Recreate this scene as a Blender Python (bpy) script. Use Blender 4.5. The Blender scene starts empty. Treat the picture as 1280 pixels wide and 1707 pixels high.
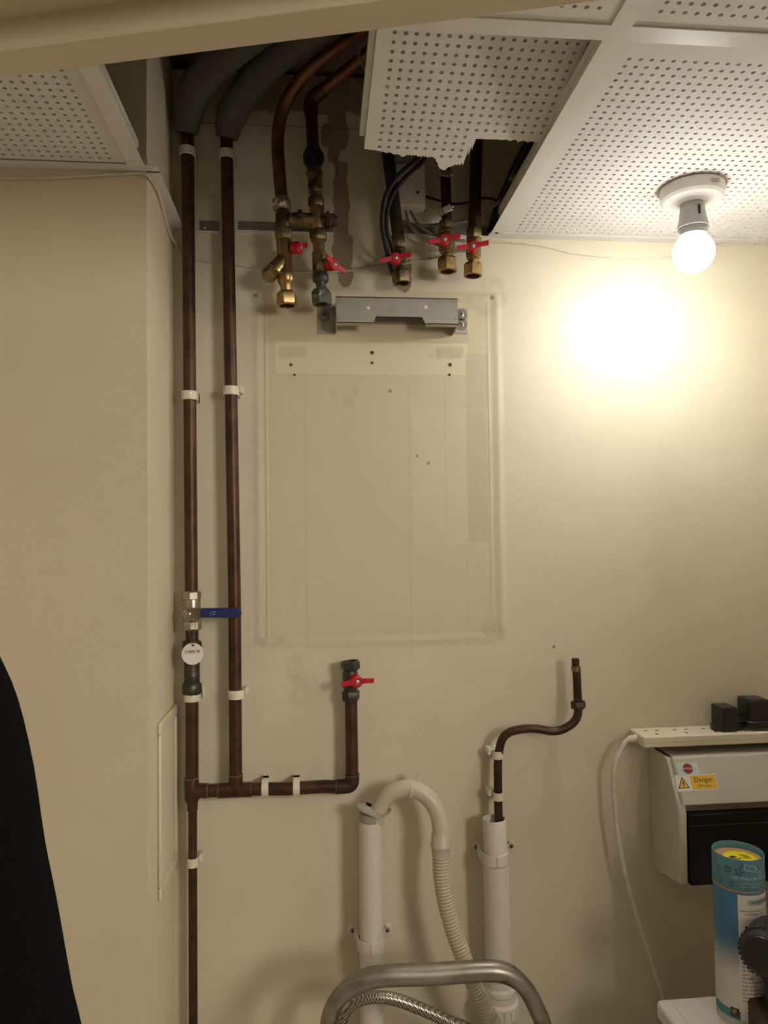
import bpy, math, random
from mathutils import Vector, Matrix
random.seed(7)
C = bpy.context.scene.collection
PI = math.pi

# ------------------------------------------------------------------ camera
F = 1220.0            # focal length in pixels of a 1280 x 1707 frame
D = 1.34              # distance of the camera from the back wall (wall plane y = 0)
ZC = 1.565            # camera height
CAM = Vector((0, -D, ZC))
VPX, VPY, ROLL = 525.0, 895.0, math.radians(0.55)
_a = Vector((VPX - 640, -(VPY - 853.5), -F)).normalized()          # world +Y seen from the camera
_b = Vector((-math.sin(ROLL), math.cos(ROLL), 0))
_b = (_b - _a * _a.dot(_b)).normalized()                            # world +Z
_c = _a.cross(_b)                                                   # world +X
RCW = Matrix((( _c.x, _a.x, _b.x), (_c.y, _a.y, _b.y), (_c.z, _a.z, _b.z)))
RWC = RCW.transposed()
cam_data = bpy.data.cameras.new('camera')
cam = bpy.data.objects.new('camera', cam_data)
C.objects.link(cam)
cam.matrix_world = Matrix.Translation(CAM) @ RWC.to_4x4()
cam_data.sensor_fit = 'VERTICAL'
cam_data.sensor_height = 36.0
cam_data.sensor_width = 27.0
cam_data.lens = F / 1707.0 * 36.0
cam_data.clip_start = 0.02
bpy.context.scene.camera = cam

# ------------------------------------------------------------------ world, light, exposure
world = bpy.data.worlds.new('world')
bpy.context.scene.world = world
world.use_nodes = True
world.node_tree.nodes['Background'].inputs[0].default_value = (0.9, 0.8, 0.65, 1)
world.node_tree.nodes['Background'].inputs[1].default_value = 0.02
BULB = 235.0          # radiance of the bulb's diffuser at its tip
BPOW = 1.7            # how strongly the light inside is directed towards the tip
FILL = 22.5           # watts of the added fill light behind the camera
fill_data = bpy.data.lights.new('added_fill_light', 'AREA')
fill_data.shape = 'RECTANGLE'; fill_data.size = 0.5; fill_data.size_y = 0.5
fill_data.energy = FILL; fill_data.color = (1.0, 0.925, 0.82)
fill_obj = bpy.data.objects.new('added_fill_light', fill_data)
C.objects.link(fill_obj)
fill_obj.location = (1.3, -2.15, 1.88)      # added unseen fill light right of and behind the camera, turned to the doorway
fill_obj.rotation_euler = (Vector((-.1, -.1, 1.3)) - fill_obj.location).to_track_quat('-Z', 'Y').to_euler()
vs = bpy.context.scene.view_settings
vs.view_transform = 'Standard'; vs.look = 'None'; vs.gamma = 1.0; vs.exposure = 0.0
vs.use_curve_mapping = False

# ------------------------------------------------------------------ pixel rays -> points at real depths
def ray(px, py):
    return RWC @ Vector((px - 640, -(py - 853.5), -F)).normalized()
def P(px, py, d=0.0):          # point at distance d in front of the back wall
    r = ray(px, py)
    return CAM + r * ((-d - CAM.y) / r.y)
def PZ(px, py, z):
    r = ray(px, py)
    return CAM + r * ((z - CAM.z) / r.z)
def PX(px, py, x):
    r = ray(px, py)
    return CAM + r * ((x - CAM.x) / r.x)
def PP(px, py, o, n):
    r = ray(px, py)
    return CAM + r * ((o - CAM).dot(n) / r.dot(n))
def rp(px, d=0.0):             # pixels -> metres at distance d from the wall
    return px * (D - d) / F
def PL(lst, d=None):
    return [P(*t) if len(t) == 3 else P(t[0], t[1], d) for t in lst]

# ------------------------------------------------------------------ mesh builder
def frame(axis, ref=None):
    w = Vector(axis).normalized()
    r = Vector(ref) if ref is not None else (Vector((0, 0, 1)) if abs(w.z) < 0.9 else Vector((1, 0, 0)))
    u = (r - w * r.dot(w)).normalized()
    return u, w.cross(u), w
class MB:
    def __init__(s): s.v = []; s.f = []; s.m = []
    def add(s, vs, fs, m=0):
        b = len(s.v)
        s.v += [tuple(v) for v in vs]
        s.f += [tuple(i + b for i in f) for f in fs]
        s.m += [m] * len(fs)
        return s
    def bx(s, x0, x1, y0, y1, z0, z1, m=0):
        vs = [(x, y, z) for x in (x0, x1) for y in (y0, y1) for z in (z0, z1)]
        return s.add(vs, [(0,1,3,2),(4,6,7,5),(0,4,5,1),(2,3,7,6),(0,2,6,4),(1,5,7,3)], m)
    def obx(s, c, u, v, w, su, sv, sw, m=0):     # oriented box, full sizes
        c = Vector(c); vs = []
        for a in (-.5, .5):
            for b in (-.5, .5):
                for d in (-.5, .5):
                    vs.append(c + u*a*su + v*b*sv + w*d*sw)
        return s.add(vs, [(0,1,3,2),(4,6,7,5),(0,4,5,1),(2,3,7,6),(0,2,6,4),(1,5,7,3)], m)
    def prism(s, poly, o, u, v, w, depth, m=0):  # poly in (u,v) extruded along w
        o = Vector(o); n = len(poly)
        a = [o + u*p[0] + v*p[1] for p in poly]
        b = [q + w*depth for q in a]
        fs = [tuple(range(n))[::-1], tuple(range(n, 2*n))]
        fs += [(i, (i+1) % n, n + (i+1) % n, n + i) for i in range(n)]
        return s.add(a + b, fs, m)
    def tube(s, pts, r, n=14, caps=True, oval=None, ref=None):
        pts = [Vector(p) for p in pts]; k = len(pts)
        rs = r if isinstance(r, (list, tuple)) else [r] * k
        T = []
        for i in range(k):
            t = pts[min(i+1, k-1)] - pts[max(i-1, 0)]
            T.append(t.normalized())
        u, v, w = frame(T[0], ref)
        vs = []
        for i in range(k):
            u = (u - T[i]*u.dot(T[i])).normalized(); v = T[i].cross(u)
            for j in range(n):
                a = 2*PI*j/n
                if oval: vs.append(pts[i] + u*math.cos(a)*rs[i]*oval[0] + v*math.sin(a)*rs[i]*oval[1])
                else: vs.append(pts[i] + (u*math.cos(a) + v*math.sin(a))*rs[i])
        fs = [(i*n+j, i*n+(j+1) % n, (i+1)*n+(j+1) % n, (i+1)*n+j) for i in range(k-1) for j in range(n)]
        if caps: fs += [tuple(range(n))[::-1], tuple(range((k-1)*n, k*n))]
        return s.add(vs, fs)
    def lathe(s, o, axis, prof, n=20, caps=True, ref=None, loop=False, ph=0.0, m=0):
        o = Vector(o); u, v, w = frame(axis, ref); k = len(prof); vs = []
        for h, r in prof:
            for j in range(n):
                a = 2*PI*j/n + ph
                vs.append(o + w*h + (u*math.cos(a) + v*math.sin(a))*r)
        fs = []
        for i in range(k if loop else k-1):
            q = (i+1) % k
            fs += [(i*n+j, i*n+(j+1) % n, q*n+(j+1) % n, q*n+j) for j in range(n)]
        if caps and not loop: fs += [tuple(range(n))[::-1], tuple(range((k-1)*n, k*n))]
        return s.add(vs, fs, m)
    def ball(s, o, r, n=10, k=6):
        prof = [(-r*math.cos(PI*i/k), max(1e-5, r*math.sin(PI*i/k))) for i in range(k+1)]
        return s.lathe(o, (0,0,1), prof, n)
WORG = {}
def mesh_obj(name, mb, mats, parent=None, bevel=0.0, sharp=38, seg=2, recenter=True):
    me = bpy.data.meshes.new(name)
    if parent is not None: o0 = WORG[parent.name]
    elif recenter:
        xs = [v[0] for v in mb.v]; ys = [v[1] for v in mb.v]; zs = [v[2] for v in mb.v]
        o0 = Vector(((min(xs)+max(xs))/2, (min(ys)+max(ys))/2, min(zs)))
    else: o0 = Vector((0,0,0))
    me.from_pydata([(v[0]-o0.x, v[1]-o0.y, v[2]-o0.z) for v in mb.v], [], mb.f)
    if not isinstance(mats, (list, tuple)): mats = [mats]
    for m in mats: me.materials.append(m)
    if len(mats) > 1: me.polygons.foreach_set('material_index', mb.m)
    me.validate()
    me.polygons.foreach_set('use_smooth', [True]*len(me.polygons))
    me.set_sharp_from_angle(angle=math.radians(sharp))
    o = bpy.data.objects.new(name, me)
    C.objects.link(o)
    if parent is not None: o.parent = parent
    else: o.location = o0
    WORG[o.name] = o0
    if bevel > 0:
        b = o.modifiers.new('bevel', 'BEVEL'); b.width = bevel; b.segments = seg
        b.limit_method = 'ANGLE'; b.angle_limit = math.radians(40); b.harden_normals = False
    return o
def tag(o, label, cat, group=None):
    o['label'] = label; o['category'] = cat
    if group: o['group'] = group
    return o
def thing(name, label, cat, loc, group=None):
    o = bpy.data.objects.new(name, None); C.objects.link(o)
    o.empty_display_size = 0.03
    o.location = loc; WORG[o.name] = Vector(loc)
    return tag(o, label, cat, group)
def struct(name, mb, mats, parent=None, **k):
    o = mesh_obj(name, mb, mats, parent, **k)
    if parent is None: o['kind'] = 'structure'
    return o
def spline(pts, k=8):
    pts = [Vector(p) for p in pts]; out = []
    q = [pts[0]*2 - pts[1]] + pts + [pts[-1]*2 - pts[-2]]
    for i in range(1, len(q)-2):
        p0, p1, p2, p3 = q[i-1], q[i], q[i+1], q[i+2]
        for j in range(k):
            t = j/k
            out.append(0.5*((2*p1) + (p2-p0)*t + (2*p0-5*p1+4*p2-p3)*t*t + (3*p1-p0-3*p2+p3)*t**3))
    out.append(pts[-1]); return out
def fillet(pts, r, k=6):
    pts = [Vector(p) for p in pts]; out = [pts[0]]
    for i in range(1, len(pts)-1):
        a = pts[i-1]-pts[i]; b = pts[i+1]-pts[i]
        t = min(r, a.length*.49, b.length*.49)
        s0 = pts[i] + a.normalized()*t; s1 = pts[i] + b.normalized()*t
        for j in range(k+1):
            q = j/k
            out.append(s0*(1-q)**2 + pts[i]*2*q*(1-q) + s1*q*q)
    out.append(pts[-1]); return out

# ------------------------------------------------------------------ materials
class NT:
    def __init__(s, name):
        s.m = bpy.data.materials.new(name); s.m.use_nodes = True
        s.t = s.m.node_tree; s.bsdf = s.t.nodes['Principled BSDF']
    def n(s, typ, **k):
        x = s.t.nodes.new(typ)
        for a, b in k.items(): setattr(x, a, b)
        return x
    def put(s, sock, val):
        if isinstance(val, bpy.types.NodeSocket): s.t.links.new(val, sock)
        else: sock.default_value = val
    def math(s, op, a, b=0.0, clamp=False):
        x = s.n('ShaderNodeMath', operation=op, use_clamp=clamp); s.put(x.inputs[0], a); s.put(x.inputs[1], b); return x.outputs[0]
    def step(s, x, a, b):
        q = s.n('ShaderNodeMapRange', interpolation_type='SMOOTHSTEP'); s.put(q.inputs[0], x)
        q.inputs[1].default_value = a; q.inputs[2].default_value = b
        q.inputs[3].default_value = 0; q.inputs[4].default_value = 1; return q.outputs[0]
    def rng(s, x, a, b, c, d):
        q = s.n('ShaderNodeMapRange'); s.put(q.inputs[0], x)
        for i, v in enumerate((a, b, c, d)): q.inputs[i+1].default_value = v
        return q.outputs[0]
    def mix(s, fac, a, b, blend='MIX'):
        q = s.n('ShaderNodeMix', data_type='RGBA', blend_type=blend)
        s.put(q.inputs[0], fac)
        s.put(q.inputs[6], a if isinstance(a, bpy.types.NodeSocket) else (*a, 1)); s.put(q.inputs[7], b if isinstance(b, bpy.types.NodeSocket) else (*b, 1))
        return q.outputs[2]
    def noise(s, vec, scale, detail=3.0, rough=0.5):
        q = s.n('ShaderNodeTexNoise'); s.put(q.inputs['Vector'], vec)
        q.inputs['Scale'].default_value = scale; q.inputs['Detail'].default_value = detail; q.inputs['Roughness'].default_value = rough
        return q.outputs['Fac']
    def bump(s, h, strength, dist, prev=None):
        q = s.n('ShaderNodeBump'); q.inputs['Strength'].default_value = strength; q.inputs['Distance'].default_value = dist
        s.put(q.inputs['Height'], h)
        if prev is not None: s.put(q.inputs['Normal'], prev)
        return q.outputs['Normal']
def L(r, g, b):       # sRGB 0-255 -> linear
    f = lambda c: c/12.92 if c <= .04045 else ((c+.055)/1.055)**2.4
    return (f(r/255), f(g/255), f(b/255))
def simple(name, col, rough=0.5, metal=0.0, var=0.12, scale=60.0, bump=0.0, bscale=400.0, col2=None, c2scale=25.0, c2lo=.52, c2hi=.66, spec=.5, **extra):
    t = NT(name); g = t.n('ShaderNodeNewGeometry').outputs['Position']
    nz = t.noise(g, scale, 4)
    c = t.mix(t.rng(nz, .3, .7, 0, 1), tuple(x*(1-var) for x in col), tuple(min(1, x*(1+var)) for x in col))
    if col2: c = t.mix(t.step(t.noise(g, c2scale, 5, .6), c2lo, c2hi), c, col2)
    t.put(t.bsdf.inputs['Base Color'], c)
    t.put(t.bsdf.inputs['Roughness'], t.rng(nz, .3, .7, max(0, rough-.06), min(1, rough+.06)))
    t.bsdf.inputs['Metallic'].default_value = metal
    t.bsdf.inputs['Specular IOR Level'].default_value = spec
    if bump: t.put(t.bsdf.inputs['Normal'], t.bump(t.noise(g, bscale, 2), bump, .001))
    for k, v in extra.items(): t.bsdf.inputs[k].default_value = v
    return t.m
WALLC = L(222, 213, 188)
M = {}
M['cream'] = simple('cream_paint', L(222, 212, 190), .42, var=.03, scale=6, bump=.25, bscale=420)
M['boxing'] = simple('boxing_paint', L(224, 211, 184), .45, var=.03, scale=5, bump=.22, bscale=420)
M['frame'] = simple('door_frame_gloss', L(214, 200, 176), .4, var=.04, scale=9)
M['copper'] = simple('tarnished_copper', L(84, 56, 38), .44, .55, .18, 45, col2=L(60, 41, 30), c2scale=22, c2lo=.45, c2hi=.65)
M['copper_bright'] = simple('warm_copper', L(122, 82, 56), .38, .75, .2, 40, col2=L(84, 58, 43), c2scale=18)
M['copper_dark'] = simple('dark_copper', L(74, 55, 40), .4, .6, .2, 45, col2=L(50, 40, 34), c2scale=22, c2lo=.45, c2hi=.65)
M['solder'] = simple('solder', L(128, 118, 104), .4, .8, .2, 80)
M['brass'] = simple('brass', L(160, 134, 88), .32, .85, .2, 60, bump=.15, bscale=500, col2=L(112, 94, 66), c2scale=30, c2lo=.5, c2hi=.68)
M['brass_old'] = simple('old_brass', L(132, 114, 84), .42, .75, .25, 60, bump=.2, bscale=500, col2=L(70, 60, 48), c2scale=34, c2lo=.45, c2hi=.62)
M['limed'] = simple('limescaled_brass', L(120, 104, 80), .55, .5, .2, 60, bump=.3, bscale=500, col2=L(205, 198, 184), c2scale=60, c2lo=.5, c2hi=.6)
M['patina'] = simple('green_patina', L(92, 92, 78), .6, .3, .25, 70, bump=.3, bscale=500, col2=L(150, 186, 172), c2scale=55, c2lo=.56, c2hi=.66)
M['gunmetal'] = simple('gunmetal', L(70, 68, 58), .45, .6, .25, 60, bump=.2, bscale=500, col2=L(112, 104, 84), c2scale=40, c2lo=.58, c2hi=.7)
M['chrome'] = simple('nickel', L(168, 160, 144), .3, .85, .15, 60, bump=.1, bscale=400)
M['galv'] = simple('galvanised_steel', L(176, 172, 164), .42, .55, .06, 60, col2=L(162, 159, 152), c2scale=14)
M['galv_dull'] = simple('dull_galvanised_steel', L(136, 134, 126), .5, .5, .1, 90)
M['alu'] = simple('worn_aluminium', L(150, 143, 132), .38, .8, .2, 30, bump=.1, bscale=200, col2=L(92, 84, 74), c2scale=22, c2lo=.56, c2hi=.72)
M['red'] = simple('red_plastic', L(190, 18, 40), .35, 0, .1, 60, bump=.05)
M['blue'] = simple('blue_vinyl', L(26, 38, 98), .5, 0, .1, 60, bump=.1)
M['black'] = simple('black_plastic', (.012, .011, .011), .36, 0, .1, 60, bump=.05, bscale=900)
M['black_rubber'] = simple('black_rubber', (.022, .021, .019), .6, 0, .2, 90, bump=.15, bscale=700)
M['coat'] = simple('black_cloth', (.0035, .0033, .0035), .95, 0, .2, 90, bump=.2, bscale=600, spec=.1)
M['cable_black'] = simple('black_cable', (.010, .009, .009), .6, spec=.3)
M['cable_grey'] = simple('grey_cable', L(128, 124, 114), .45)
M['cable_white'] = simple('white_cable', L(218, 210, 194), .45)
M['foam'] = simple('grey_foam', L(92, 91, 88), .9, 0, .1, 70, bump=.2, bscale=500, spec=.2)
M['white_pvc'] = simple('white_pvc', L(226, 218, 206), .36, 0, .03, 20, spec=.5)
M['clip'] = simple('white_nylon', L(228, 220, 200), .45, 0, .04, 30)
M['grey_pvc'] = simple('pale_grey_plastic', L(206, 198, 178), .38, 0, .04, 20)
M['hose_grey'] = simple('pale_hose_plastic', L(202, 192, 168), .42, 0, .04, 20)
M['rubber_grey'] = simple('grey_rubber', L(168, 162, 150), .55, 0, .06, 30)
M['tile'] = simple('painted_plaster_tile', L(232, 230, 226), .8, 0, .03, 14, bump=.1, bscale=500, col2=L(220, 215, 206), c2scale=9, c2lo=.6, c2hi=.75)
M['fleece'] = simple('dark_acoustic_fleece', L(122, 108, 94), .95, 0, .1, 80, spec=.1)
M['plaster_raw'] = simple('broken_plaster', L(216, 202, 178), .9, 0, .1, 120, bump=.6, bscale=500, col2=L(168, 140, 108), c2scale=60)
M['bar'] = simple('white_painted_steel', L(232, 229, 224), .38, 0, .03, 20)
M['lamp_white'] = simple('lamp_white_plastic', L(226, 222, 216), .35, 0, .02, 20)
M['lamp_grey'] = simple('lamp_grey_collar', L(176, 174, 170), .4, 0, .03, 20)
M['unit'] = simple('pale_grey_enclosure', L(204, 198, 186), .5, 0, .02, 20, bump=.08, bscale=900)
M['unit_in'] = simple('enclosure_inside', L(150, 144, 132), .55, 0, .03, 20)
M['strip'] = simple('cream_socket_plastic', L(236, 228, 206), .35, 0, .02, 20)
M['white_enamel'] = simple('white_enamel', L(234, 228, 220), .3, 0, .02, 20)
M['ink'] = simple('black_ink', (.01, .01, .012), .6)
M['paper'] = simple('white_label', L(236, 230, 224), .55, 0, .02)
M['yellow'] = simple('yellow_label', L(244, 198, 70), .5, 0, .03)
M['yellow_bright'] = simple('bright_yellow_sticker', L(246, 226, 20), .45, 0, .02)
M['badge_red'] = simple('badge_red', L(150, 34, 40), .45, 0, .03)
M['teal'] = simple('teal_card', L(92, 142, 160), .5, 0, .04, 30)
M['teal_dark'] = simple('blue_print', L(50, 104, 132), .5, 0, .05, 30)
M['pale_print'] = simple('pale_print', L(206, 220, 218), .55)
M['card_brown'] = simple('brown_card', L(196, 152, 108), .7, 0, .06, 60)
M['grey_print'] = simple('grey_print', L(176, 188, 198), .6)
M['dark_print'] = simple('picture_print', L(74, 58, 40), .6, 0, .3, 300, col2=L(176, 160, 128), c2scale=180)
M['concrete'] = simple('void_concrete', L(120, 108, 94), .9, 0, .15, 8, bump=.4, bscale=90)
M['floor'] = simple('vinyl_floor', L(205, 200, 190), .5, 0, .06, 6)
M['hall'] = simple('hall_paint', L(230, 224, 210), .7, 0, .03, 6)
M['plug_hole'] = simple('plug_rim', L(196, 182, 152), .7, 0, .1)
M['plug_dark'] = simple('plug_hole_dark', L(36, 30, 25), .8, 0, .1)
M['crosshead'] = simple('zinc_screw', L(176, 172, 162), .35, .8, .1, 80)
M['brown_plastic'] = simple('dark_brown_plastic', L(60, 40, 30), .5)
M['timber'] = simple('old_timber', L(110, 84, 62), .8, 0, .2, 20)
def smoked():
    t = NT('smoked_window'); g = t.n('ShaderNodeBsdfTransparent'); g.inputs[0].default_value = (.07, .068, .07, 1)
    t.bsdf.inputs['Base Color'].default_value = (.012, .012, .014, 1); t.bsdf.inputs['Roughness'].default_value = .22
    mx = t.n('ShaderNodeMixShader'); mx.inputs[0].default_value = .55
    t.t.links.new(t.bsdf.outputs[0], mx.inputs[1]); t.t.links.new(g.outputs[0], mx.inputs[2])
    t.t.links.new(mx.outputs[0], t.t.nodes['Material Output'].inputs[0]); return t.m
M['smoked'] = smoked()
def bulb_mat():       # the LED board inside faces down, so the diffuser is brightest towards its tip
    t = NT('bulb_diffuser'); g = t.n('ShaderNodeNewGeometry'); s = t.n('ShaderNodeSeparateXYZ')
    t.put(s.inputs[0], g.outputs['Normal'])
    st = t.math('ADD', t.math('MULTIPLY', t.math('POWER', t.rng(s.outputs[2], 1.0, -1.0, 0, 1), BPOW), BULB), BULB*.015)
    t.bsdf.inputs['Base Color'].default_value = (.9, .9, .88, 1)
    t.bsdf.inputs['Emission Color'].default_value = (1.0, .965, .915, 1)
    t.put(t.bsdf.inputs['Emission Strength'], st); return t.m
M['bulb'] = bulb_mat()
def braid():
    t = NT('braided_steel'); g = t.n('ShaderNodeNewGeometry').outputs['Position']
    w1 = t.n('ShaderNodeTexChecker'); t.put(w1.inputs[0], g); w1.inputs['Scale'].default_value = 420
    w1.inputs[1].default_value = (*L(206, 196, 180), 1); w1.inputs[2].default_value = (*L(78, 70, 60), 1)
    t.put(t.bsdf.inputs['Base Color'], w1.outputs[0]); t.bsdf.inputs['Metallic'].default_value = .8; t.bsdf.inputs['Roughness'].default_value = .35
    t.put(t.bsdf.inputs['Normal'], t.bump(w1.outputs[1], 1.0, .002)); return t.m
M['braid'] = braid()
def tube_print(z0, z1):
    t = NT('tube_print'); g = t.n('ShaderNodeNewGeometry').outputs['Position']; s = t.n('ShaderNodeSeparateXYZ'); t.put(s.inputs[0], g)
    f = t.rng(s.outputs[2], z0, z1, 0, 1)
    c = t.mix(t.step(f, .34, .66), L(226, 222, 218), L(72, 130, 178))
    c = t.mix(t.step(f, .055, .06), L(200, 204, 204), t.mix(t.step(f, .12, .125), L(74, 138, 160), c))
    t.put(t.bsdf.inputs['Base Color'], c); t.bsdf.inputs['Roughness'].default_value = .45; return t.m

# ------------------------------------------------------------------ heights and reference lines
ZCEIL = P(1000, 401, 0).z
ZSOF = P(560, 128, 0).z
BOXD = 0.21
XBOX = P(290, 800, 0).x
CORN = PX(240, 288, XBOX)
BARX = PZ(829, 388, ZCEIL).x
print('ZCEIL', ZCEIL, 'ZSOF', ZSOF, 'XBOX', XBOX, 'corner', CORN, 'BARX', BARX, PZ(1047, 0, ZCEIL), 'left bar', PZ(222, 270, ZCEIL), PZ(152, 114, ZCEIL))

# ------------------------------------------------------------------ back wall with its stains and a painted bracket shadow
def wall_material():
    t = NT('cream_wall'); g = t.n('ShaderNodeNewGeometry').outputs['Position']
    s = t.n('ShaderNodeSeparateXYZ'); t.put(s.inputs[0], g); X0, Z0 = s.outputs[0], s.outputs[2]
    wob = t.noise(g, 38, 4, .6); wob2 = t.noise(g, 11, 3, .6)
    def wb(amp, n=wob): return t.rng(n, 0, 1, -amp, amp)
    X1 = t.math('ADD', X0, wb(.012)); Z1 = t.math('ADD', Z0, wb(.012, t.noise(g, 31, 4, .6)))
    def rect(px0, py0, px1, py1, soft=.0015, X=X0, Z=Z0):
        a = P(px0, (py0+py1)/2); b = P(px1, (py0+py1)/2); c = P((px0+px1)/2, py0); d = P((px0+px1)/2, py1)
        m = t.step(X, a.x-soft, a.x+soft)
        m = t.math('MULTIPLY', m, t.math('SUBTRACT', 1.0, t.step(X, b.x-soft, b.x+soft)))
        m = t.math('MULTIPLY', m, t.step(Z, d.z-soft, d.z+soft))
        return t.math('MULTIPLY', m, t.math('SUBTRACT', 1.0, t.step(Z, c.z-soft, c.z+soft)))
    def blob(px, py, rx, rz, soft=.25, X=None, Z=None):
        X = X1 if X is None else X; Z = Z1 if Z is None else Z
        p = P(px, py)
        a = t.math('DIVIDE', t.math('SUBTRACT', X, p.x), rp(rx)); b = t.math('DIVIDE', t.math('SUBTRACT', Z, p.z), rp(rz))
        r = t.math('SQRT', t.math('ADD', t.math('MULTIPLY', a, a), t.math('MULTIPLY', b, b)))
        return t.math('SUBTRACT', 1.0, t.step(r, 1-soft, 1+soft))
    def mx(*ms):
        r = ms[0]
        for m in ms[1:]: r = t.math('MAXIMUM', r, m)
        return r
    def sc(m, k): return t.math('MULTIPLY', m, k)
    c = t.mix(t.rng(wob2, .3, .7, 0, 1), tuple(x*.965 for x in WALLC), tuple(x*1.02 for x in WALLC))
    imprint = rect(432, 484, 834, 1071, .004)
    c = t.mix(sc(imprint, .55), c, L(208, 194, 160))
    c = t.mix(sc(rect(440, 512, 780, 572, .003), .35), c, L(190, 174, 140))  # band of the hanging bracket's shadow, put into the wall colour
    c = t.mix(sc(rect(458, 571, 778, 625, .0012), .75), c, L(226, 214, 184))
    c = t.mix(sc(mx(rect(464, 578, 510, 597), rect(727, 578, 772, 597)), .6), c, L(202, 188, 158))
    c = t.mix(sc(rect(686, 682, 814, 910, .0012), .5), c, L(220, 208, 180))
    c = t.mix(sc(rect(778, 590, 816, 905, .001), .55), c, L(196, 182, 154))
    c = t.mix(sc(rect(442, 940, 482, 1066, .005), .35), c, L(222, 209, 172))
    smudge = t.rng(t.noise(g, 42, 4, .6), .38, .68, 0, 1)
    dirt = mx(blob(585, 662, 14, 18), blob(556, 660, 8, 13), blob(740, 590, 30, 12), blob(810, 500, 40, 30), blob(426, 492, 10, 14), blob(500, 1135, 26, 45), blob(820, 475, 22, 14))
    c = t.mix(sc(t.math('MULTIPLY', dirt, smudge), .34), c, L(160, 148, 120))
    c = t.mix(sc(t.math('MULTIPLY', mx(blob(825, 1050, 20, 20), blob(448, 1068, 26, 12)), smudge), .45), c, L(176, 160, 116))
    dots = mx(blob(426, 493, 3.5, 4, .5, X0, Z0), blob(820, 496, 3.5, 4, .5, X0, Z0), blob(650, 652, 3, 3, .5, X0, Z0), blob(695, 760, 2.5, 2.5, .5, X0, Z0), blob(714, 772, 2.5, 2.5, .5, X0, Z0), blob(923, 1078, 3, 3, .5, X0, Z0), blob(498, 355, 2, 5, .4, X0, Z0))
    c = t.mix(sc(dots, .7), c, L(110, 96, 74))
    lines = mx(rect(470, 624, 600, 626, .0006), rect(682, 640, 684, 1090, .001), rect(742, 630, 743.5, 900, .0008), rect(510, 640, 511.5, 1080, .001), rect(778, 905, 779, 1080, .001))
    c = t.mix(sc(lines, .14), c, L(150, 134, 104))
    # bare patches where the paint has come away
    bare = mx(rect(548, 158, 574, 212, .001, X1, Z1), rect(536, 205, 566, 246, .001, X1, Z1), blob(556, 250, 10, 24, .08), blob(560, 225, 22, 28, .08),
              rect(556, 270, 581, 410, .001, X1, Z1), blob(572, 420, 17, 42, .06), blob(576, 456, 12, 22, .06), rect(661, 432, 684, 478, .001, X1, Z1), blob(671, 476, 11, 9, .1))
    c = t.mix(t.math('MULTIPLY', bare, .94), c, t.mix(wob, L(142, 120, 98), L(164, 142, 118)))
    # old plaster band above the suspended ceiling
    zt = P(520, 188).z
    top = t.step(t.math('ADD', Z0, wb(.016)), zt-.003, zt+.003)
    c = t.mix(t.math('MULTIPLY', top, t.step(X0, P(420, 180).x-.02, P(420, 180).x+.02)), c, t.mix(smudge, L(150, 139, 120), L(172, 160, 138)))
    zj = P(500, 211).z
    c = t.mix(sc(t.math('MULTIPLY', t.step(Z0, zj-.0015, zj), t.math('SUBTRACT', 1.0, t.step(Z0, zj, zj+.0015))), .7), c, L(90, 78, 62))
    t.put(t.bsdf.inputs['Base Color'], c)
    t.put(t.bsdf.inputs['Roughness'], t.rng(wob, .3, .7, .46, .54))
    t.bsdf.inputs['Specular IOR Level'].default_value = .45
    # roller stipple, then the bead left by the removed unit's edges
    ridge = mx(rect(426, 485, 436, 1068, .007), sc(rect(443, 492, 446, 1064, .003), .5), rect(827, 490, 837, 1058, .007), sc(rect(816, 500, 818, 1050, .003), .5), rect(440, 1063, 826, 1075, .007), sc(rect(434, 480, 832, 487, .006), .6), sc(t.math('MULTIPLY', blob(822, 1052, 16, 16, .5), t.noise(g, 120, 3)), 1.6))
    pl = mx(rect(458, 571, 778, 625, .0006), rect(686, 682, 814, 910, .0006))
    nrm = t.bump(t.noise(g, 330, 3), .22, .001)
    nrm = t.bump(t.math('ADD', ridge, sc(t.noise(g, 60, 3), .12)), .6, .0024, nrm)
    nrm = t.bump(t.math('SUBTRACT', sc(pl, .5), bare), .5, .0012, nrm)
    t.put(t.bsdf.inputs['Normal'], nrm); return t.m
M['wall'] = wall_material()
XR = 0.92; XL = -0.66
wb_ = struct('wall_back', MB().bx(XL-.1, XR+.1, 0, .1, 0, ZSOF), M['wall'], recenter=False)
WORG[wb_.name] = Vector((0,0,0))
# plug holes left in the wall
for px, py, r in ((620,588,4.2),(620,605,3.2),(485,608,3.4),(491,625,2.8),(750,608,4.2),(749,625,3.2)):
    b = MB(); p = P(px, py, 0)
    b.lathe(p, (0,-1,0), [(.0004, rp(r)*.6), (.0011, rp(r)*.75), (.0006, rp(r)*1.05), (-.002, rp(r)*1.1)], 12, False)
    pg = mesh_obj('wall_plug', b, M['plug_hole'], wb_)
    mesh_obj('plug_hole', MB().lathe(p, (0,-1,0), [(-.003, rp(r)*.62), (.0005, rp(r)*.62)], 12), M['plug_dark'], pg)
# boxing on the left, floor to slab
struct('wall_left', MB().bx(XL-.1, XBOX, -BOXD, 0.0, 0, ZSOF), M['boxing'], recenter=False)
struct('wall_side', MB().bx(XL-.1, XL, -1.3, -BOXD, 0, ZSOF), M['cream'], recenter=False)
struct('wall_right', MB().bx(XR, XR+.1, -1.3, 0, 0, ZSOF), M['cream'], recenter=False)
struct('floor', MB().bx(-1.6, 1.8, -4.2, .1, -.1, 0), M['floor'], recenter=False)
struct('ceiling', MB().bx(XL-.1, XR+.1, -1.35, .1, ZSOF+.012, ZSOF+.12), M['concrete'], recenter=False)
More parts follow.
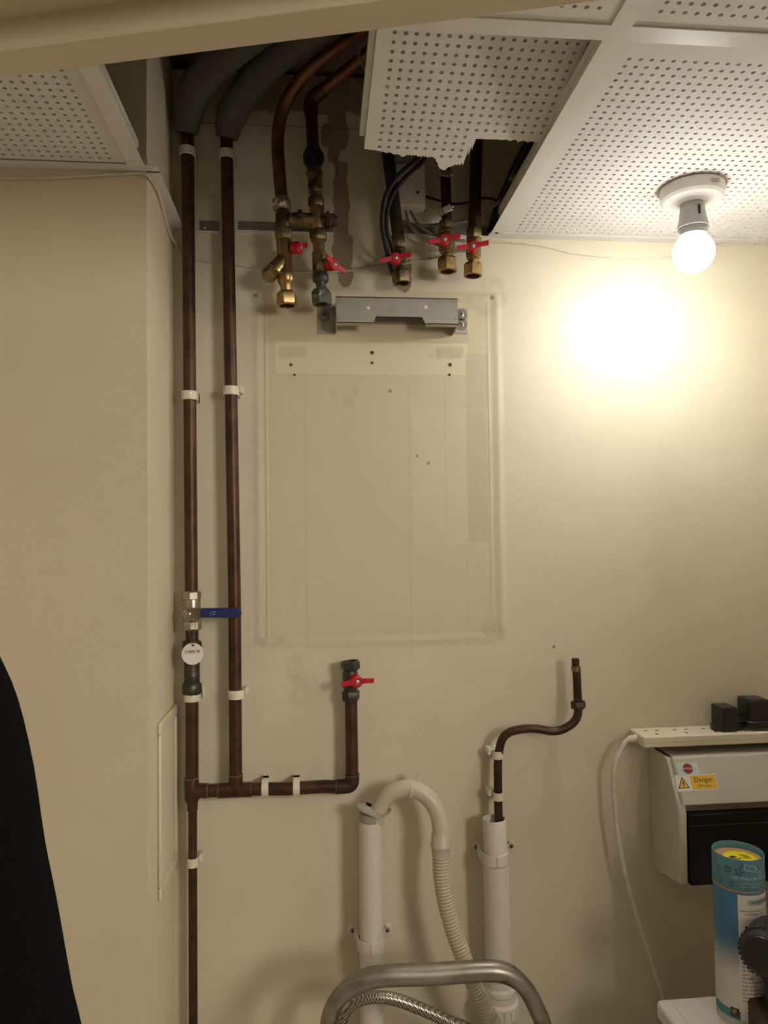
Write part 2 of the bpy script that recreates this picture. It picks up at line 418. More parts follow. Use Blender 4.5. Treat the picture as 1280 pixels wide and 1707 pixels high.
# door wall the camera looks through: head with stop and rebate, sides, wall above
ZL = ZC + 0.43
e0 = PZ(0, 131, ZL); e1 = PZ(1029, 0, ZL)
du = (e1 - e0).normalized(); dn = Vector((du.y, -du.x, 0)).normalized()
if dn.y > 0: dn = -dn
UZ = Vector((0,0,1))
def dwall(a, b, n0, n1, z0, z1, name, mat):   # a,b along the head from e0; n towards the hall
    m = MB(); o = Vector((e0.x, e0.y, 0))
    m.prism([(a, n0), (b, n0), (b, n1), (a, n1)], o, du, dn, UZ, 0)
    m = MB(); vs = []
    for z in (z0, z1):
        for (p, q) in ((a, n0), (b, n0), (b, n1), (a, n1)): vs.append(o + du*p + dn*q + UZ*z)
    m.add(vs, [(3,2,1,0),(4,5,6,7),(0,1,5,4),(1,2,6,5),(2,3,7,6),(3,0,4,7)])
    return m
wl = (e1 - e0).length
A0, A1 = -0.12, 1.2  # right jamb set wide, out of view, so the added fill reaches the wall
m = dwall(A0-.03, A1+.03, 0, .035, ZL, ZL+.03, '', None)                   # stop
m2 = dwall(A0-.03, A1+.03, .035, .085, ZL+.028, ZL+.04, '', None)          # rebate
m3 = dwall(A0-.1, A1+.1, .085, .115, ZL+.004, ZL+.09, '', None)            # architrave
dr = bpy.data.objects.new('door_frame', None); C.objects.link(dr); dr['kind'] = 'structure'; WORG[dr.name] = Vector((0,0,0))
mesh_obj('door_stop', m, M['frame'], dr, bevel=.002); mesh_obj('head_lining', m2, M['frame'], dr); mesh_obj('architrave', m3, M['frame'], dr, bevel=.003)
for s0, s1 in ((A0-.03, A0), (A1, A1+.03)):
    mesh_obj('door_jamb', dwall(s0, s1, 0, .085, 0, ZL, '', None), M['frame'], dr, bevel=.002)
struct('wall_front', dwall(A0-.03, A1+.03, 0, .085, ZL+.04, ZSOF, '', None), M['hall'], recenter=False)
struct('wall_front_left', dwall(A0-.75, A0-.03, 0, .085, 0, ZSOF, '', None), M['hall'], recenter=False)
struct('wall_front_right', dwall(A1+.03, A1+.75, 0, .085, 0, ZSOF, '', None), M['hall'], recenter=False)
struct('wall_hall_back', MB().bx(-1.5, 1.7, -4.1, -4.0, 0, 2.4), M['hall'], recenter=False)
struct('wall_hall_left', MB().bx(-1.5, -1.4, -4.0, -.5, 0, 2.4), M['hall'], recenter=False)
struct('wall_hall_right', MB().bx(1.5, 1.6, -4.0, -.9, 0, 2.4), M['hall'], recenter=False)
struct('ceiling_hall', MB().bx(-1.5, 1.7, -4.1, -1.0, 2.4, 2.5), M['hall'], recenter=False)

# ------------------------------------------------------------------ suspended ceiling
PIT = 0.01363
HOLE = 0.0029
def tile_geo(nx, ny, mu0, mu1, mv0, mv1, keep=None, torn=None, thick=.0125, hd=.007):
    """perforated tile in local u (right), v (depth towards camera), w (up); bottom face at w = 0"""
    b = MB(); W = mu0 + nx*PIT + mu1; H = mv0 + ny*PIT + mv1
    for i in range(nx):
        for j in range(ny):
            if keep and not keep(i, j): continue
            x = mu0 + (i+.5)*PIT; y = mv0 + (j+.5)*PIT; h = PIT/2
            o8 = [(h,0),(h,h),(0,h),(-h,h),(-h,0),(-h,-h),(0,-h),(h,-h)]
            vs = [(x+p, y+q, 0) for p, q in o8]
            for w in (0, hd):
                vs += [(x+HOLE*math.cos(k*PI/4), y+HOLE*math.sin(k*PI/4), w) for k in range(8)]
            fs = [(k, (k+1) % 8, 8+(k+1) % 8, 8+k) for k in range(8)]
            b.add(vs, fs, 0)
            n0 = len(b.v) - 24
            b.f += [(n0+8+k, n0+8+(k+1) % 8, n0+16+(k+1) % 8, n0+16+k) for k in range(8)]; b.m += [0]*8
            b.f += [tuple(n0+16+k for k in range(8))]; b.m += [1]
    gx1 = mu0 + nx*PIT; gy1 = mv0 + ny*PIT
    def q(x0, x1, y0, y1, m=0, w=0): b.add([(x0,y0,w),(x1,y0,w),(x1,y1,w),(x0,y1,w)], [(0,1,2,3)], m)
    if torn is None:
        q(0, W, 0, mv0); q(0, W, gy1, H); q(0, mu0, mv0, gy1); q(gx1, W, mv0, gy1)
        b.add([(x,y,w) for w in (0, thick) for x, y in ((0,0),(W,0),(W,H),(0,H))], [(0,1,5,4),(1,2,6,5),(2,3,7,6),(3,0,4,7),(4,5,6,7)], 0)
    else:
        q(0, W, gy1, H)
        K = 8
        cols = [(-1, 0, mu0)] + [(i, mu0+i*PIT, mu0+(i+1)*PIT) for i in range(nx)] + [(nx, gx1, W)]
        for i, x0, x1 in cols:
            if 0 <= i < nx:
                js = [j for j in range(ny) if keep(i, j)]; vj = mv0 + min(js)*PIT if js else gy1
            else: vj = gy1
            for k in range(K):
                a = x0 + (x1-x0)*k/K; c = x0 + (x1-x0)*(k+1)/K
                ta, tc = torn(a), torn(c)
                b.add([(a,ta,0),(c,tc,0),(c,vj,0),(a,vj,0)], [(0,1,2,3)], 0)
                b.add([(a,ta,0),(c,tc,0),(c,tc+.003,thick),(a,ta+.003,thick)], [(0,3,2,1)], 2)
                b.add([(a,ta+.003,thick),(c,tc+.003,thick),(c,H,thick),(a,H,thick)], [(0,3,2,1)], 2)
        b.add([(0,torn(0),0),(0,H,0),(0,H,thick),(0,torn(0),thick)], [(0,1,2,3)], 2)
        b.add([(W,torn(W),0),(W,H,0),(W,H,thick),(W,torn(W),thick)], [(0,3,2,1)], 2)
        b.add([(0,H,0),(W,H,0),(W,H,thick),(0,H,thick)], [(0,1,2,3)], 0)
    return b, W, H
def place(b, o, u, v, w):
    b.v = [tuple(o + u*p[0] + v*p[1] + w*p[2]) for p in b.v]; return b
ZT = ZCEIL + .0015         # tiles lie on the flanges
UX, UYN = Vector((1,0,0)), Vector((0,-1,0))
TM = [M['tile'], M['fleece'], M['plaster_raw']]
TEE0 = -PZ(1150, 74, ZCEIL).y; TEE1 = TEE0 + .024          # distance of the cross tees from the wall
print('tee', TEE0)
XB0, XB1 = BARX-.012, BARX+.012
ny = int((TEE0 + .012 - .004 - .045) / PIT)
dep = TEE0 + .008 - .003
b, W, H = tile_geo(40, ny, .0245, .0245, .02, dep-.02-ny*PIT)
tag(mesh_obj('ceiling_tile', place(b, Vector((XB1-.009, -.003, ZT)), UX, UYN, UZ), TM[:2]), 'intact white perforated ceiling tile that carries the lit lamp', 'ceiling tile')
b, W, H = tile_geo(40, 12, .0245, .0245, .0235, .02)
tag(mesh_obj('ceiling_tile', place(b, Vector((XB1-.009, -(TEE1-.008), ZT)), UX, UYN, UZ), TM[:2]), 'perforated ceiling tile in the top right corner, nearer than the lamp tile', 'ceiling tile')
b, W, H = tile_geo(40, 12, .0245, .0245, .0235, .02)
tag(mesh_obj('ceiling_tile', place(b, Vector((XB0+.009-W, -(TEE1-.008), ZT)), UX, UYN, UZ), TM[:2]), 'perforated ceiling tile half hidden behind the door head above the loose broken tile', 'ceiling tile')
LBX = (PZ(222, 270, ZCEIL).x + PZ(152, 114, ZCEIL).x)/2
b, W, H = tile_geo(24, 30, .0, .026, .022, .02)
b2, W2, H2 = b, W, H
XTL = LBX - .003
tag(mesh_obj('ceiling_tile', place(b2, Vector((XTL-W2, -(BOXD+.004), ZT+.001)), UX, UYN, UZ), TM[:2]), 'perforated ceiling tile in the top left corner above the boxed-in column', 'ceiling tile')
# grid
gr = thing('ceiling_grid', 'white metal T-bar grid holding the perforated ceiling tiles', 'ceiling grid', (BARX, -.5, ZCEIL))
def tbar(x0, x1, y0, y1, along, name):
    b = MB(); z = ZCEIL
    b.bx(x0, x1, y0, y1, z-.0008, z+.0008)
    if along == 'y': cx = (x0+x1)/2; b.bx(cx-.0015, cx+.0015, y0, y1, z, z+.034); b.bx(cx-.004, cx+.004, y0, y1, z+.026, z+.036)
    else: cy = (y0+y1)/2; b.bx(x0, x1, cy-.0015, cy+.0015, z, z+.034); b.bx(x0, x1, cy-.004, cy+.004, z+.026, z+.036)
    return mesh_obj(name, b, M['bar'], gr)
YN = -(TEE1 + .17)
tbar(XB0, XB1, YN, -.0205, 'y', 'main_runner')
tbar(LBX-.012, LBX+.012, YN-.02, -(BOXD+.022), 'y', 'main_runner')
tbar(XB1, XB1+.594, -TEE1, -TEE0, 'x', 'cross_tee')
tbar(XB0-.576, XB0, -TEE1, -TEE0, 'x', 'cross_tee')
b = MB().bx(BARX-.014, XR, -.022, 0, ZCEIL-.0008, ZCEIL+.0008).bx(BARX-.014, XR, -.0015, 0, ZCEIL, ZCEIL+.022)
mesh_obj('wall_angle', b, M['bar'], gr)
b = MB().bx(XL, XBOX+.02, -(BOXD+.021), -BOXD, ZCEIL-.0008, ZCEIL+.0008).bx(XL, XBOX+.0015, -(BOXD+.0015), -BOXD, ZCEIL, ZCEIL+.022)
b.bx(XBOX, XBOX+.02, -BOXD-.004, -.001, ZCEIL-.0008, ZCEIL+.0008).bx(XBOX, XBOX+.0015, -BOXD, -.001, ZCEIL, ZCEIL+.012)
mesh_obj('wall_angle', b, M['bar'], gr)
mesh_obj('runner_clip', MB().bx(LBX-.013, LBX+.013, -(BOXD+.034), -(BOXD+.022), ZCEIL-.0018, ZCEIL-.0008), M['bar'], gr)
# loose broken tile, its near end lifted off the grid
oA = PZ(607, 249, ZC+.571); oB = PZ(627, 62, ZC+.612)
v3 = (oB - oA).normalized()
r0 = PZ(662.8, 64.4, ZC+.610); r1 = PZ(951.9, 83.1, ZC+.610)
u3 = (r1 - r0).normalized(); w3 = v3.cross(u3) * -1
if w3.z < 0: w3 = -w3
u3 = (u3 - v3*u3.dot(v3)).normalized(); w3 = w3.normalized()
prof_px = [(600,247),(607,248),(632,252),(660,257),(672,261),(684,257.5),(687,259),(720,262),(726,264),(729,272),(731,280),(735,281),(741,285),(748,278),(770,279.5),(772,272),(777,268),(779,258),(786,252),(785,243),(788,235),(786,229),(795,227),(800,225),(806,230),(812,228.5),(818,232),(826,230),(834,233),(842,231.5),(850,234.5),(858,233),(866,236),(874,234.5),(882,237),(890,236),(905,238),(930,240)]
tp = []
for a, c in prof_px:
    q = PP(a, c, oA, w3) - oA
    tp.append((q.dot(u3), q.dot(v3)))
tp.sort()
random.seed(3)
def torn(x):
    for (a, ya), (c, yc) in zip(tp, tp[1:]):
        if a <= x <= c: 
            y = ya + (yc-ya)*(x-a)/max(1e-6, c-a); break
    else: y = tp[0][1] if x < tp[0][0] else tp[-1][1]
    if x > .03: y += .0022*math.sin(x*900)*math.sin(x*411) + .0012*math.sin(x*2300)*math.sin(x*157)
    return y
h0 = PP(632.5, 244.7, oA, w3) - oA
mu0 = h0.dot(u3) - PIT/2; v0 = h0.dot(v3) - PIT/2
jb = 3                                   # rows of cells continuing below the first full row
nx = 19; nyl = 30
def keepf(i, j):
    x0 = mu0 + i*PIT; y0 = (v0 - jb*PIT) + j*PIT
    return all(torn(x0 + PIT*k/6) < y0 + .0006 for k in range(7))
b, W, H = tile_geo(nx, nyl, mu0, .02, v0 - jb*PIT, .02, keepf, torn)
b.add([(x,y,w) for w in (.0128, .0225) for x, y in ((-.0075,.012),(W-.01,.02),(W-.01,H),(-.0075,H))], [(3,2,1,0),(0,1,5,4),(1,2,6,5),(2,3,7,6),(3,0,4,7),(4,5,6,7)], 0)
tag(mesh_obj('ceiling_tile', place(b, oA, u3, v3, w3), TM), 'broken loose perforated tile with torn edge lying askew over the open ceiling', 'ceiling tile')

# ------------------------------------------------------------------ generic fittings
def turn(mb, p0, p1, d, prof, n=20, ph=0.0, ref=(0,-1,0)):
    """lathe along the line of two picture points at distance d; prof = (y, radius) in picture pixels"""
    a = P(*p0, d); c = P(*p1, d); ax = (c - a); ln = ax.length
    pr = [((y-p0[1])/(p1[1]-p0[1])*ln, rp(r, d)) for y, r in prof]
    if pr[0][0] > pr[-1][0]: pr = pr[::-1]
    return mb.lathe(a, ax, pr, n, True, ref, ph=ph)
def hexp(y0, y1, r, c=.12):
    k = (y1-y0)*.14
    return [(y0, r*(1-c)), (y0+k, r), (y1-k, r), (y1, r*(1-c))]
def open_nut(mb, p0, p1, d, y0, y1, r, n=6, ph=0.26):
    """hexagon nut whose lower end is an open bore"""
    a = P(*p0, d); c = P(*p1, d); ax = (c-a); ln = ax.length; f = lambda y: (y-p0[1])/(p1[1]-p0[1])*ln
    R = rp(r*1.12, d); k = (y1-y0)*.14
    mb.lathe(a, ax, [(f(y0), R*.7), (f(y0+k*1.6), R), (f(y1-k), R), (f(y1), R*.9)], n, False, (0,-1,0), ph=ph)
    mb.lathe(a, ax, [(f(y1), R*.86), (f(y1), R*.70), (f(y0+k), R*.66), (f(y0+k), .0005)], 20, False, (0,-1,0))
    mb.lathe(a, ax, [(f(y1), R*.9), (f(y1)+.0004, R*.70)], n*4 if n == 6 else 24, False, (0,-1,0), ph=ph)
def butterfly(parent, c, n, u, L0=.028, hub=.0105, name='handle', h=.009):
    """two-winged valve handle: hub with rounded skirt, wings bent outwards, screw in the middle"""
    c = Vector(c); n = Vector(n).normalized(); u = Vector(u); u = (u - n*u.dot(n)).normalized(); v = n.cross(u)
    if v.z < 0: v = -v
    b = MB()
    b.lathe(c, n, [(-.013, hub*.75), (-.011, hub), (.004, hub), (.006, hub*.8)], 18)
    for s in (-1, 1):
        poly = [(hub*.3, -h*.55), (L0*.6, -h*.42), (L0, -h*.5), (L0+.001, h*.45), (L0*.6, h*.5), (hub*.3, h*.6)]
        bend = .006
        vs = []
        for dz in (-.0016, .0016):
            for x, y in poly:
                vs.append(c + u*(x*s) + v*(y + s*0.0) + n*(dz + .004 + bend*max(0, (x-hub)/L0)))
        k = len(poly)
        fs = [tuple(range(k))[::-1], tuple(range(k, 2*k))] + [(i, (i+1) % k, k+(i+1) % k, k+i) for i in range(k)]
        b.add(vs, fs)
    o = mesh_obj(name, b, M['red'], parent, bevel=.0008)
    s_ = MB().lathe(c + n*.006, n, [(0, .0042), (.0018, .0042), (.0026, .003)], 12)
    s_.obx(c + n*.0088, u, v, n, .004, .0009, .0008); s_.obx(c + n*.0088, u, v, n, .0009, .004, .0008)
    mesh_obj('screw', s_, M['crosshead'], o)
    return o
def screw_head(parent, c, n, r, name='screw', mat='crosshead'):
    u, v, w = frame(n)
    b = MB().lathe(c, w, [(0, r), (r*.25, r), (r*.55, r*.6)], 14)
    s = mesh_obj(name, b, M[mat], parent)
    k = MB(); k.obx(c + w*r*.57, u, v, w, r*1.1, r*.28, r*.1); k.obx(c + w*r*.57, u, v, w, r*.28, r*1.1, r*.1)
    mesh_obj('cross_recess', k, M['ink'], parent)
    return s
def text_mesh(body, size, align='CENTER'):
    cu = bpy.data.curves.new('t', 'FONT'); cu.body = body; cu.size = size; cu.align_x = align; cu.align_y = 'CENTER'; cu.resolution_u = 3
    o = bpy.data.objects.new('t', cu); C.objects.link(o)
    dg = bpy.context.evaluated_depsgraph_get()
    me = bpy.data.meshes.new_from_object(o.evaluated_get(dg))
    vs = [tuple(v.co) for v in me.vertices]; fs = [tuple(p.vertices) for p in me.polygons]
    bpy.data.objects.remove(o); bpy.data.curves.remove(cu); bpy.data.meshes.remove(me)
    return vs, fs
def text_on(mb, body, size, c, u, v, n, lift=.0004, align='CENTER', sx=1.0):
    vs, fs = text_mesh(body, size, align)
    mb.add([Vector(c) + u*p[0]*sx + v*p[1] + n*lift for p in vs], fs); return mb

# ------------------------------------------------------------------ risers and cross pipe on the left (one soldered assembly)
DR = .032
R22, R15 = .0112, .0076
rs = thing('copper_pipework', 'tarnished copper risers joined by a cross pipe, with blue lever and red valve', 'pipework', P(318, 1700, DR))
def pipe(parent, pts, r, mat='copper', name='pipe', n=18):
    return mesh_obj(name, MB().tube(pts, r, n), M[mat], parent)
pipe(rs, [P(311, 190, DR), P(313, 250, DR), P(319, 990, DR)], R22)
pipe(rs, [P(320, 1040, DR), P(320, 1085, DR)], R22)
pipe(rs, [P(320, 1145, DR), P(320, 1300, DR)], R22)
q = P(321, 1345, DR); zb = P(322, 1707, DR)
pipe(rs, [q, zb, zb + (zb-q).normalized()*((zb.z-.06)/1.0)], R15)
pipe(rs, [P(378, 200, DR), P(378, 250, DR), P(391, 1000, DR), P(393, 1298, DR)], R22)
pipe(rs, [P(410, 1315.5, DR), P(480, 1315, DR), P(540, 1311, DR), P(563, 1312, DR)], R22)
pipe(rs, [P(587, 1300, DR), P(585, 1165, DR)], R22)
b = MB()   # lower tee
turn(b, (319,1296), (321,1350), DR, [(1296,10.9),(1298,11.6),(1332,11.6),(1338,8.8),(1350,8.4)])
b.tube([P(321,1318,DR), P(346,1318,DR)], R22*1.12, 18)
mesh_obj('tee_fitting', b, M['copper'], rs)
b = MB(); b.tube([P(343,1318,DR), P(366,1317.5,DR)], R22*1.0, 18)
mesh_obj('pipe', b, M['copper'], rs)
b = MB(); b.tube([P(364,1318,DR), P(420,1316,DR)], R22*1.13, 18); turn(b, (393,1292), (393,1318), DR, [(1292,11.3),(1318,11.3)])
mesh_obj('tee_fitting', b, M['copper'], rs)
for (x, y, ax) in ((319,1297,'v'),(346,1318,'h'),(364,1318,'h'),(419,1316,'h'),(393,1292,'v'),(321,1349,'s'),(587,1292,'v'),(560,1312,'h')):
    r = (R15 if ax == 's' else R22)*1.17
    b = MB().lathe(P(x, y, DR), (1,0,0) if ax == 'h' else (0,0,1), [(-.0012, r*.93), (0, r), (.0012, r*.93)], 20)
    mesh_obj('solder_ring', b, M['solder'], rs)
b = MB().tube(fillet([P(558,1312,DR), P(587,1310,DR), P(587,1290,DR)], .02), R22*1.12, 18)
mesh_obj('elbow_fitting', b, M['copper_dark'], rs)
# lever ball valve
b = MB()
turn(b, (319,984), (320,1052), DR, hexp(985, 1000, 15.5), 8)
turn(b, (319,984), (320,1052), DR, [(998,13.5),(1002,14.5),(1030,14.5),(1036,12)], 20)
turn(b, (319,984), (320,1052), DR, hexp(1034, 1050, 15.5), 8)
lv = mesh_obj('lever_valve', b, M['chrome'], rs)
b = MB(); c0 = P(317.5, 1022, DR+.018)
b.lathe(P(317.5,1022,DR), (0,-1,0), [(.010,.0075),(.020,.0075),(.021,.0095),(.024,.0095),(.0245,.006),(.029,.0055),(.030,.004)], 16)
c1 = P(317.5, 1022, DR+.023); c2 = P(340, 1020, DR+.027)
b.prism([(-.006,-.008),(.019,-.0085),(.019,.0085),(-.006,.009)], c1, Vector((1,0,0)), UZ, Vector((0,-1,0)), .003)
mesh_obj('lever_hub', b, M['chrome'], lv)
b = MB(); h0_ = P(336, 1021, DR+.024); h1_ = P(403, 1021.5, DR+.024)
ul = (h1_-h0_); LL = ul.length; ul.normalize(); vl = Vector((0,-1,0)).cross(ul); vl = vl if vl.z > 0 else -vl
poly = [(0,-.0078)] + [(LL-.009 + .009*math.sin(a), -.0088*math.cos(a)) for a in [PI*k/10 for k in range(11)]] + [(0,.0078)]
b.prism(poly, h0_, ul, vl, Vector((0,-1,0)), .006)
mesh_obj('lever', b, M['blue'], lv, bevel=.0018)
k_ = MB()
for yy in (.0018, -.0022): k_.obx(h0_ + ul*.022 + vl*yy + Vector((0,-.0062,0)), ul, vl, Vector((0,-1,0)), .005, .0012, .0004)
k_.obx(h0_ + ul*.0165 + vl*.001 + Vector((0,-.0062,0)), (ul+vl*1.2).normalized(), (vl-ul*.8).normalized(), Vector((0,-1,0)), .005, .0008, .0004)
k_.obx(h0_ + ul*.0165 - vl*.003 + Vector((0,-.0062,0)), (ul-vl*1.2).normalized(), (vl+ul*.8).normalized(), Vector((0,-1,0)), .004, .0008, .0004)
mesh_obj('lever_print', k_, M['grey_print'], lv)
# union below the tag
b = MB()
turn(b, (320,1066), (320,1158), DR, hexp(1068, 1088, 15.5), 8)
turn(b, (320,1066), (320,1158), DR, [(1086,12),(1108,12.5),(1124,12.5),(1126,13.2),(1128,12.5),(1142,13)], 10)
turn(b, (320,1066), (320,1158), DR, hexp(1138, 1157, 15.8), 8)
mesh_obj('union_fitting', b, M['gunmetal'], rs)
# red valve on the short standing pipe
b = MB(); ax = ((583,1100), (585,1168))
open_nut(b, (585,1120), (583,1101), DR, 1118, 1102, 14.5)
turn(b, *ax, DR, [(1114,10.5),(1120,12.5),(1128,13),(1142,13),(1152,10.5),(1158,11)], 18)
turn(b, *ax, DR, hexp(1151, 1168, 15), 6, .3)
rv = mesh_obj('isolating_valve', b, M['gunmetal'], rs)
b = MB().lathe(P(593,1136,DR), (0.2,-1,0), [(.006,.005),(.02,.005)], 12); mesh_obj('valve_stem', b, M['brass_old'], rv)
butterfly(rs, P(594,1136,DR+.021), (0.25,-1,-.05), (1,.25,.05), .029, .011)
# foam sleeves on the risers above the ceiling
for pts, r, lab in (([(311,222,DR),(312,195,.042),(323,155,.062),(346,120,.1),(384,85,.155),(440,40,.24)], .0275, 'grey foam sleeve round the leftmost riser above the ceiling'),
               ([(378,230,DR),(383,200,.043),(401,165,.062),(437,118,.1),(480,78,.15),(540,30,.24)], .0265, 'grey foam sleeve round the second riser above the ceiling')):
    pp = spline(PL(pts), 8)
    b = MB().tube(pp, [r*(.74 + .26*min(1, i/10)) for i in range(len(pp))], 20)
    tag(mesh_obj('pipe_insulation', b, M['foam']), lab, 'pipe insulation', 'foam pipe sleeves')

# pipe clips
def clip(x, y, r, axis, label, tab=0, d=DR, h=.0155, name='pipe_clip'):
    c = P(x, y, d); g = 'white nylon pipe clips'
    t = thing(name, label, 'pipe clip', (c.x, 0, c.z), g)
    A = Vector((0,0,1)) if axis == 'v' else Vector((1,0,0)); T = Vector((1,0,0)) if axis == 'v' else Vector((0,0,1))
    b = MB().lathe(c, A, [(-h/2, r*1.02), (-h/2, r*1.26), (h/2, r*1.26), (h/2, r*1.02)], 22, loop=True, ref=T)
    mesh_obj('clip_band', b, M['clip'], t, bevel=.0008)
    b = MB(); w = r*1.26
    b.obx(Vector((c.x, (-(d - r*1.05))/2, c.z)), T, Vector((0,1,0)), A, w*2.0, d - r*1.05, h)
    for s in (-1, 1): b.obx(Vector((c.x, -d*.62, c.z)) + T*s*(w - r*.1), T, Vector((0,1,0)), A, r*.2, d*.72, h)
    if tab: b.obx(Vector((c.x, -d*.55, c.z)) + T*(w + .0035)*tab + A*.004, T, Vector((0,1,0)), A, .006, d*.7, h*.8)
    mesh_obj('clip_base', b, M['clip'], t, bevel=.0008)
clip(312, 254, R22, 'v', 'white pipe clip on the leftmost riser just below its foam sleeve')
clip(378, 259, R22, 'v', 'white pipe clip on the second riser just below its foam sleeve')
clip(316, 660, R22, 'v', 'white pipe clip halfway up the leftmost riser')
clip(385, 652, R22, 'v', 'white pipe clip with side tab halfway up the second riser', 1)
clip(320, 1161, R22, 'v', 'white pipe clip right under the union fitting and round tag')
clip(393, 1157, R22, 'v', 'white pipe clip with side tab low on the second riser', 1)
clip(321, 1437, R15, 'v', 'small white pipe clip on the thin pipe below the tee', 1, DR)
clip(442, 1314, R22, 'h', 'white upright clip on the cross pipe next to the second riser', 0, DR, .012)
clip(494, 1313, R22, 'h', 'white upright clip on the cross pipe nearer the red valve', 0, DR, .012)

# round tag on a ball chain
tc = P(321, 1090, DR+.03)
tg = thing('valve_tag', 'round white tag reading CWS IV hanging from the blue lever valve', 'tag', tc)
b = MB().lathe(tc, (0,-1,0.06), [(-.0006,rp(17.5,.06)),(.0006,rp(17.5,.06))], 32); mesh_obj('tag_disc', b, M['paper'], tg)
b = MB(); text_on(b, 'CWS IV', .0078, tc + Vector((0,-.0009,.0035)), Vector((1,0,.04)), UZ, Vector((0,-1,0)), .0003); mesh_obj('tag_lettering', b, M['ink'], tg)
b = MB().lathe(P(322,1076,DR+.0312), (0,-1,0), [(0,.0017),(.0004,.0017)], 10); mesh_obj('tag_hole', b, M['ink'], tg)
b = MB()
for x0 in (312, 327):
    for k in range(14):
        f = k/13; b.ball(P(x0+(322-x0)*f*.75, 1028+(1074-1028)*f, DR+.027+.004*f), .0011, 6, 4)
mesh_obj('bead_chain', b, M['chrome'], tg)

# ------------------------------------------------------------------ left valve set: two pipes joined by a bypass
DV = .062
vsn = thing('valve_manifold', 'brass valve pair with two red handles joined by a bypass under bent copper pipes', 'valve assembly', P(500, 510, DV))
pts = spline(PL([(470,335,DV),(465,280,DV),(463,235,DV),(468,195,DV+.004),(485,155,DV+.02),(520,112,DV+.05),(565,78,.14),(640,28,.23)]), 8)
pipe(vsn, pts, R22, 'copper_bright', n=20)
pl_ = [P(521,236,DV), P(518,172,DV)]
pipe(vsn, pl_, R22*.96, 'copper', n=20)
pipe(vsn, spline([P(518,168,DV), P(545,145,DV+.015), P(600,100,DV+.06), P(680,35,.2)], 6), R22*.96, 'copper_bright', n=20)
b = MB().tube(fillet([P(518,186,DV), P(518,166,DV), P(540,149,DV+.012)], .02), R22*1.12, 18)
b.lathe(P(518.5,190,DV), UZ, [(-.001,R22*1.1),(.001,R22*1.16),(.003,R22*1.1)], 18)
mesh_obj('elbow_fitting', b, M['copper'], vsn)
A = ((469,328), (479,512))
b = MB(); turn(b, *A, DV, hexp(332, 351, 16), 6, .2); turn(b, *A, DV, [(326,9.5),(332,13),(336,11)], 14)
mesh_obj('compression_nut', b, M['limed'], vsn)
b = MB(); turn(b, *A, DV, [(348,11),(352,12),(378,12.5),(384,11)], 18); mesh_obj('tee_body', b, M['brass_old'], vsn)
b = MB(); turn(b, *A, DV, hexp(380, 401, 15.5), 6, .1); mesh_obj('compression_nut', b, M['brass_old'], vsn)
b = MB(); turn(b, *A, DV, [(399,12.5),(404,13),(420,13),(452,13.5),(458,14.5),(470,14.5),(472,13),(478,10),(490,9)], 20)
# strainer branch
s0 = P(474, 432, DV); s1 = P(444, 463, DV+.012); ax = s1 - s0; Ls = ax.length
b.lathe(s0, ax, [(0,.0135),(Ls*.62,.0135),(Ls*.64,.0115),(Ls*.7,.0115)], 18)
st = mesh_obj('strainer_valve', b, M['brass'], vsn)
b = MB().lathe(s0, ax, [(Ls*.64,.0125),(Ls*.68,.0138),(Ls*.94,.0138),(Ls*.98,.0118),(Ls,.0118)], 6); mesh_obj('strainer_cap', b, M['brass'], vsn)
b = MB(); open_nut(b, (469,328), (479,512), DV, 486, 510, 16); mesh_obj('union_nut', b, M['brass'], vsn)
b = MB().lathe(P(478,412,DV), (1,-.25,0), [(.006,.008),(.016,.008)], 14); mesh_obj('valve_stem', b, M['black_rubber'], vsn)
butterfly(vsn, P(497,413,DV+.012), (1,-.45,-.1), (.4,.7,.5), .021, .0105)
# right leg
B = ((521,232), (537,510))
b = MB(); turn(b, *B, DV, [(222,9),(228,9.6),(236,8.5),(244,11),(252,14),(262,13)], 18); mesh_obj('vent_body', b, M['gunmetal'], vsn)
cc = P(522.5, 265, DV+.012)
b = MB().lathe(cc, (0.03,-1,-.12), [(-.012,.015),(-.006,.0182),(.008,.0185),(.011,.0165),(.011,.011),(.007,.0105)], 28); cap = mesh_obj('vent_cap', b, M['black'], vsn)
b = MB().lathe(cc, (0.03,-1,-.12), [(.004,.0065),(.0085,.0062),(.009,.0048),(.012,.0042)], 16); mesh_obj('cap_insert', b, M['copper_dark'], cap)
b = MB(); turn(b, *B, DV, [(280,11),(284,13),(296,13.5),(300,12),(312,12.5)], 18); turn(b, *B, DV, hexp(308, 322, 13.5), 6)
turn(b, *B, DV, [(320,8),(333,7.5)], 14)
for sgn in (-1, 1): b.lathe(P(524+sgn*9, 290, DV+.008), (sgn*.6,-1,0), [(0,.005),(.004,.0045)], 10)
mesh_obj('vent_union', b, M['brass_old'], vsn)
b = MB(); turn(b, *B, DV, hexp(329, 347, 14.5), 6, .2); mesh_obj('compression_nut', b, M['brass_old'], vsn)
b = MB(); turn(b, *B, DV, [(345,12),(349,13),(358,12),(384,12.5),(388,11)], 18); mesh_obj('tee_body', b, M['brass'], vsn)
b = MB().tube([P(482,366,DV), P(545,368,DV)], .0122, 20)
u_, v_, w_ = frame(P(553,368.5,DV)-P(482,366,DV))
b.lathe(P(546,368,DV), w_, [(-.004,.0128),(-.002,.0165),(.003,.0165),(.004,.0128),(.011,.0125),(.012,.0100),(.017,.0095)], 20)
bp = mesh_obj('bypass_valve', b, M['brass_old'], vsn)
b = MB().lathe(P(500,359,DV+.008), (0,-1,.25), [(0,.0055),(.006,.0055),(.007,.004),(.011,.004)], 14); mesh_obj('test_point', b, M['gunmetal'], bp)
b = MB(); turn(b, *B, DV, hexp(384, 402, 15.5), 6, .15); mesh_obj('compression_nut', b, M['brass_old'], vsn)
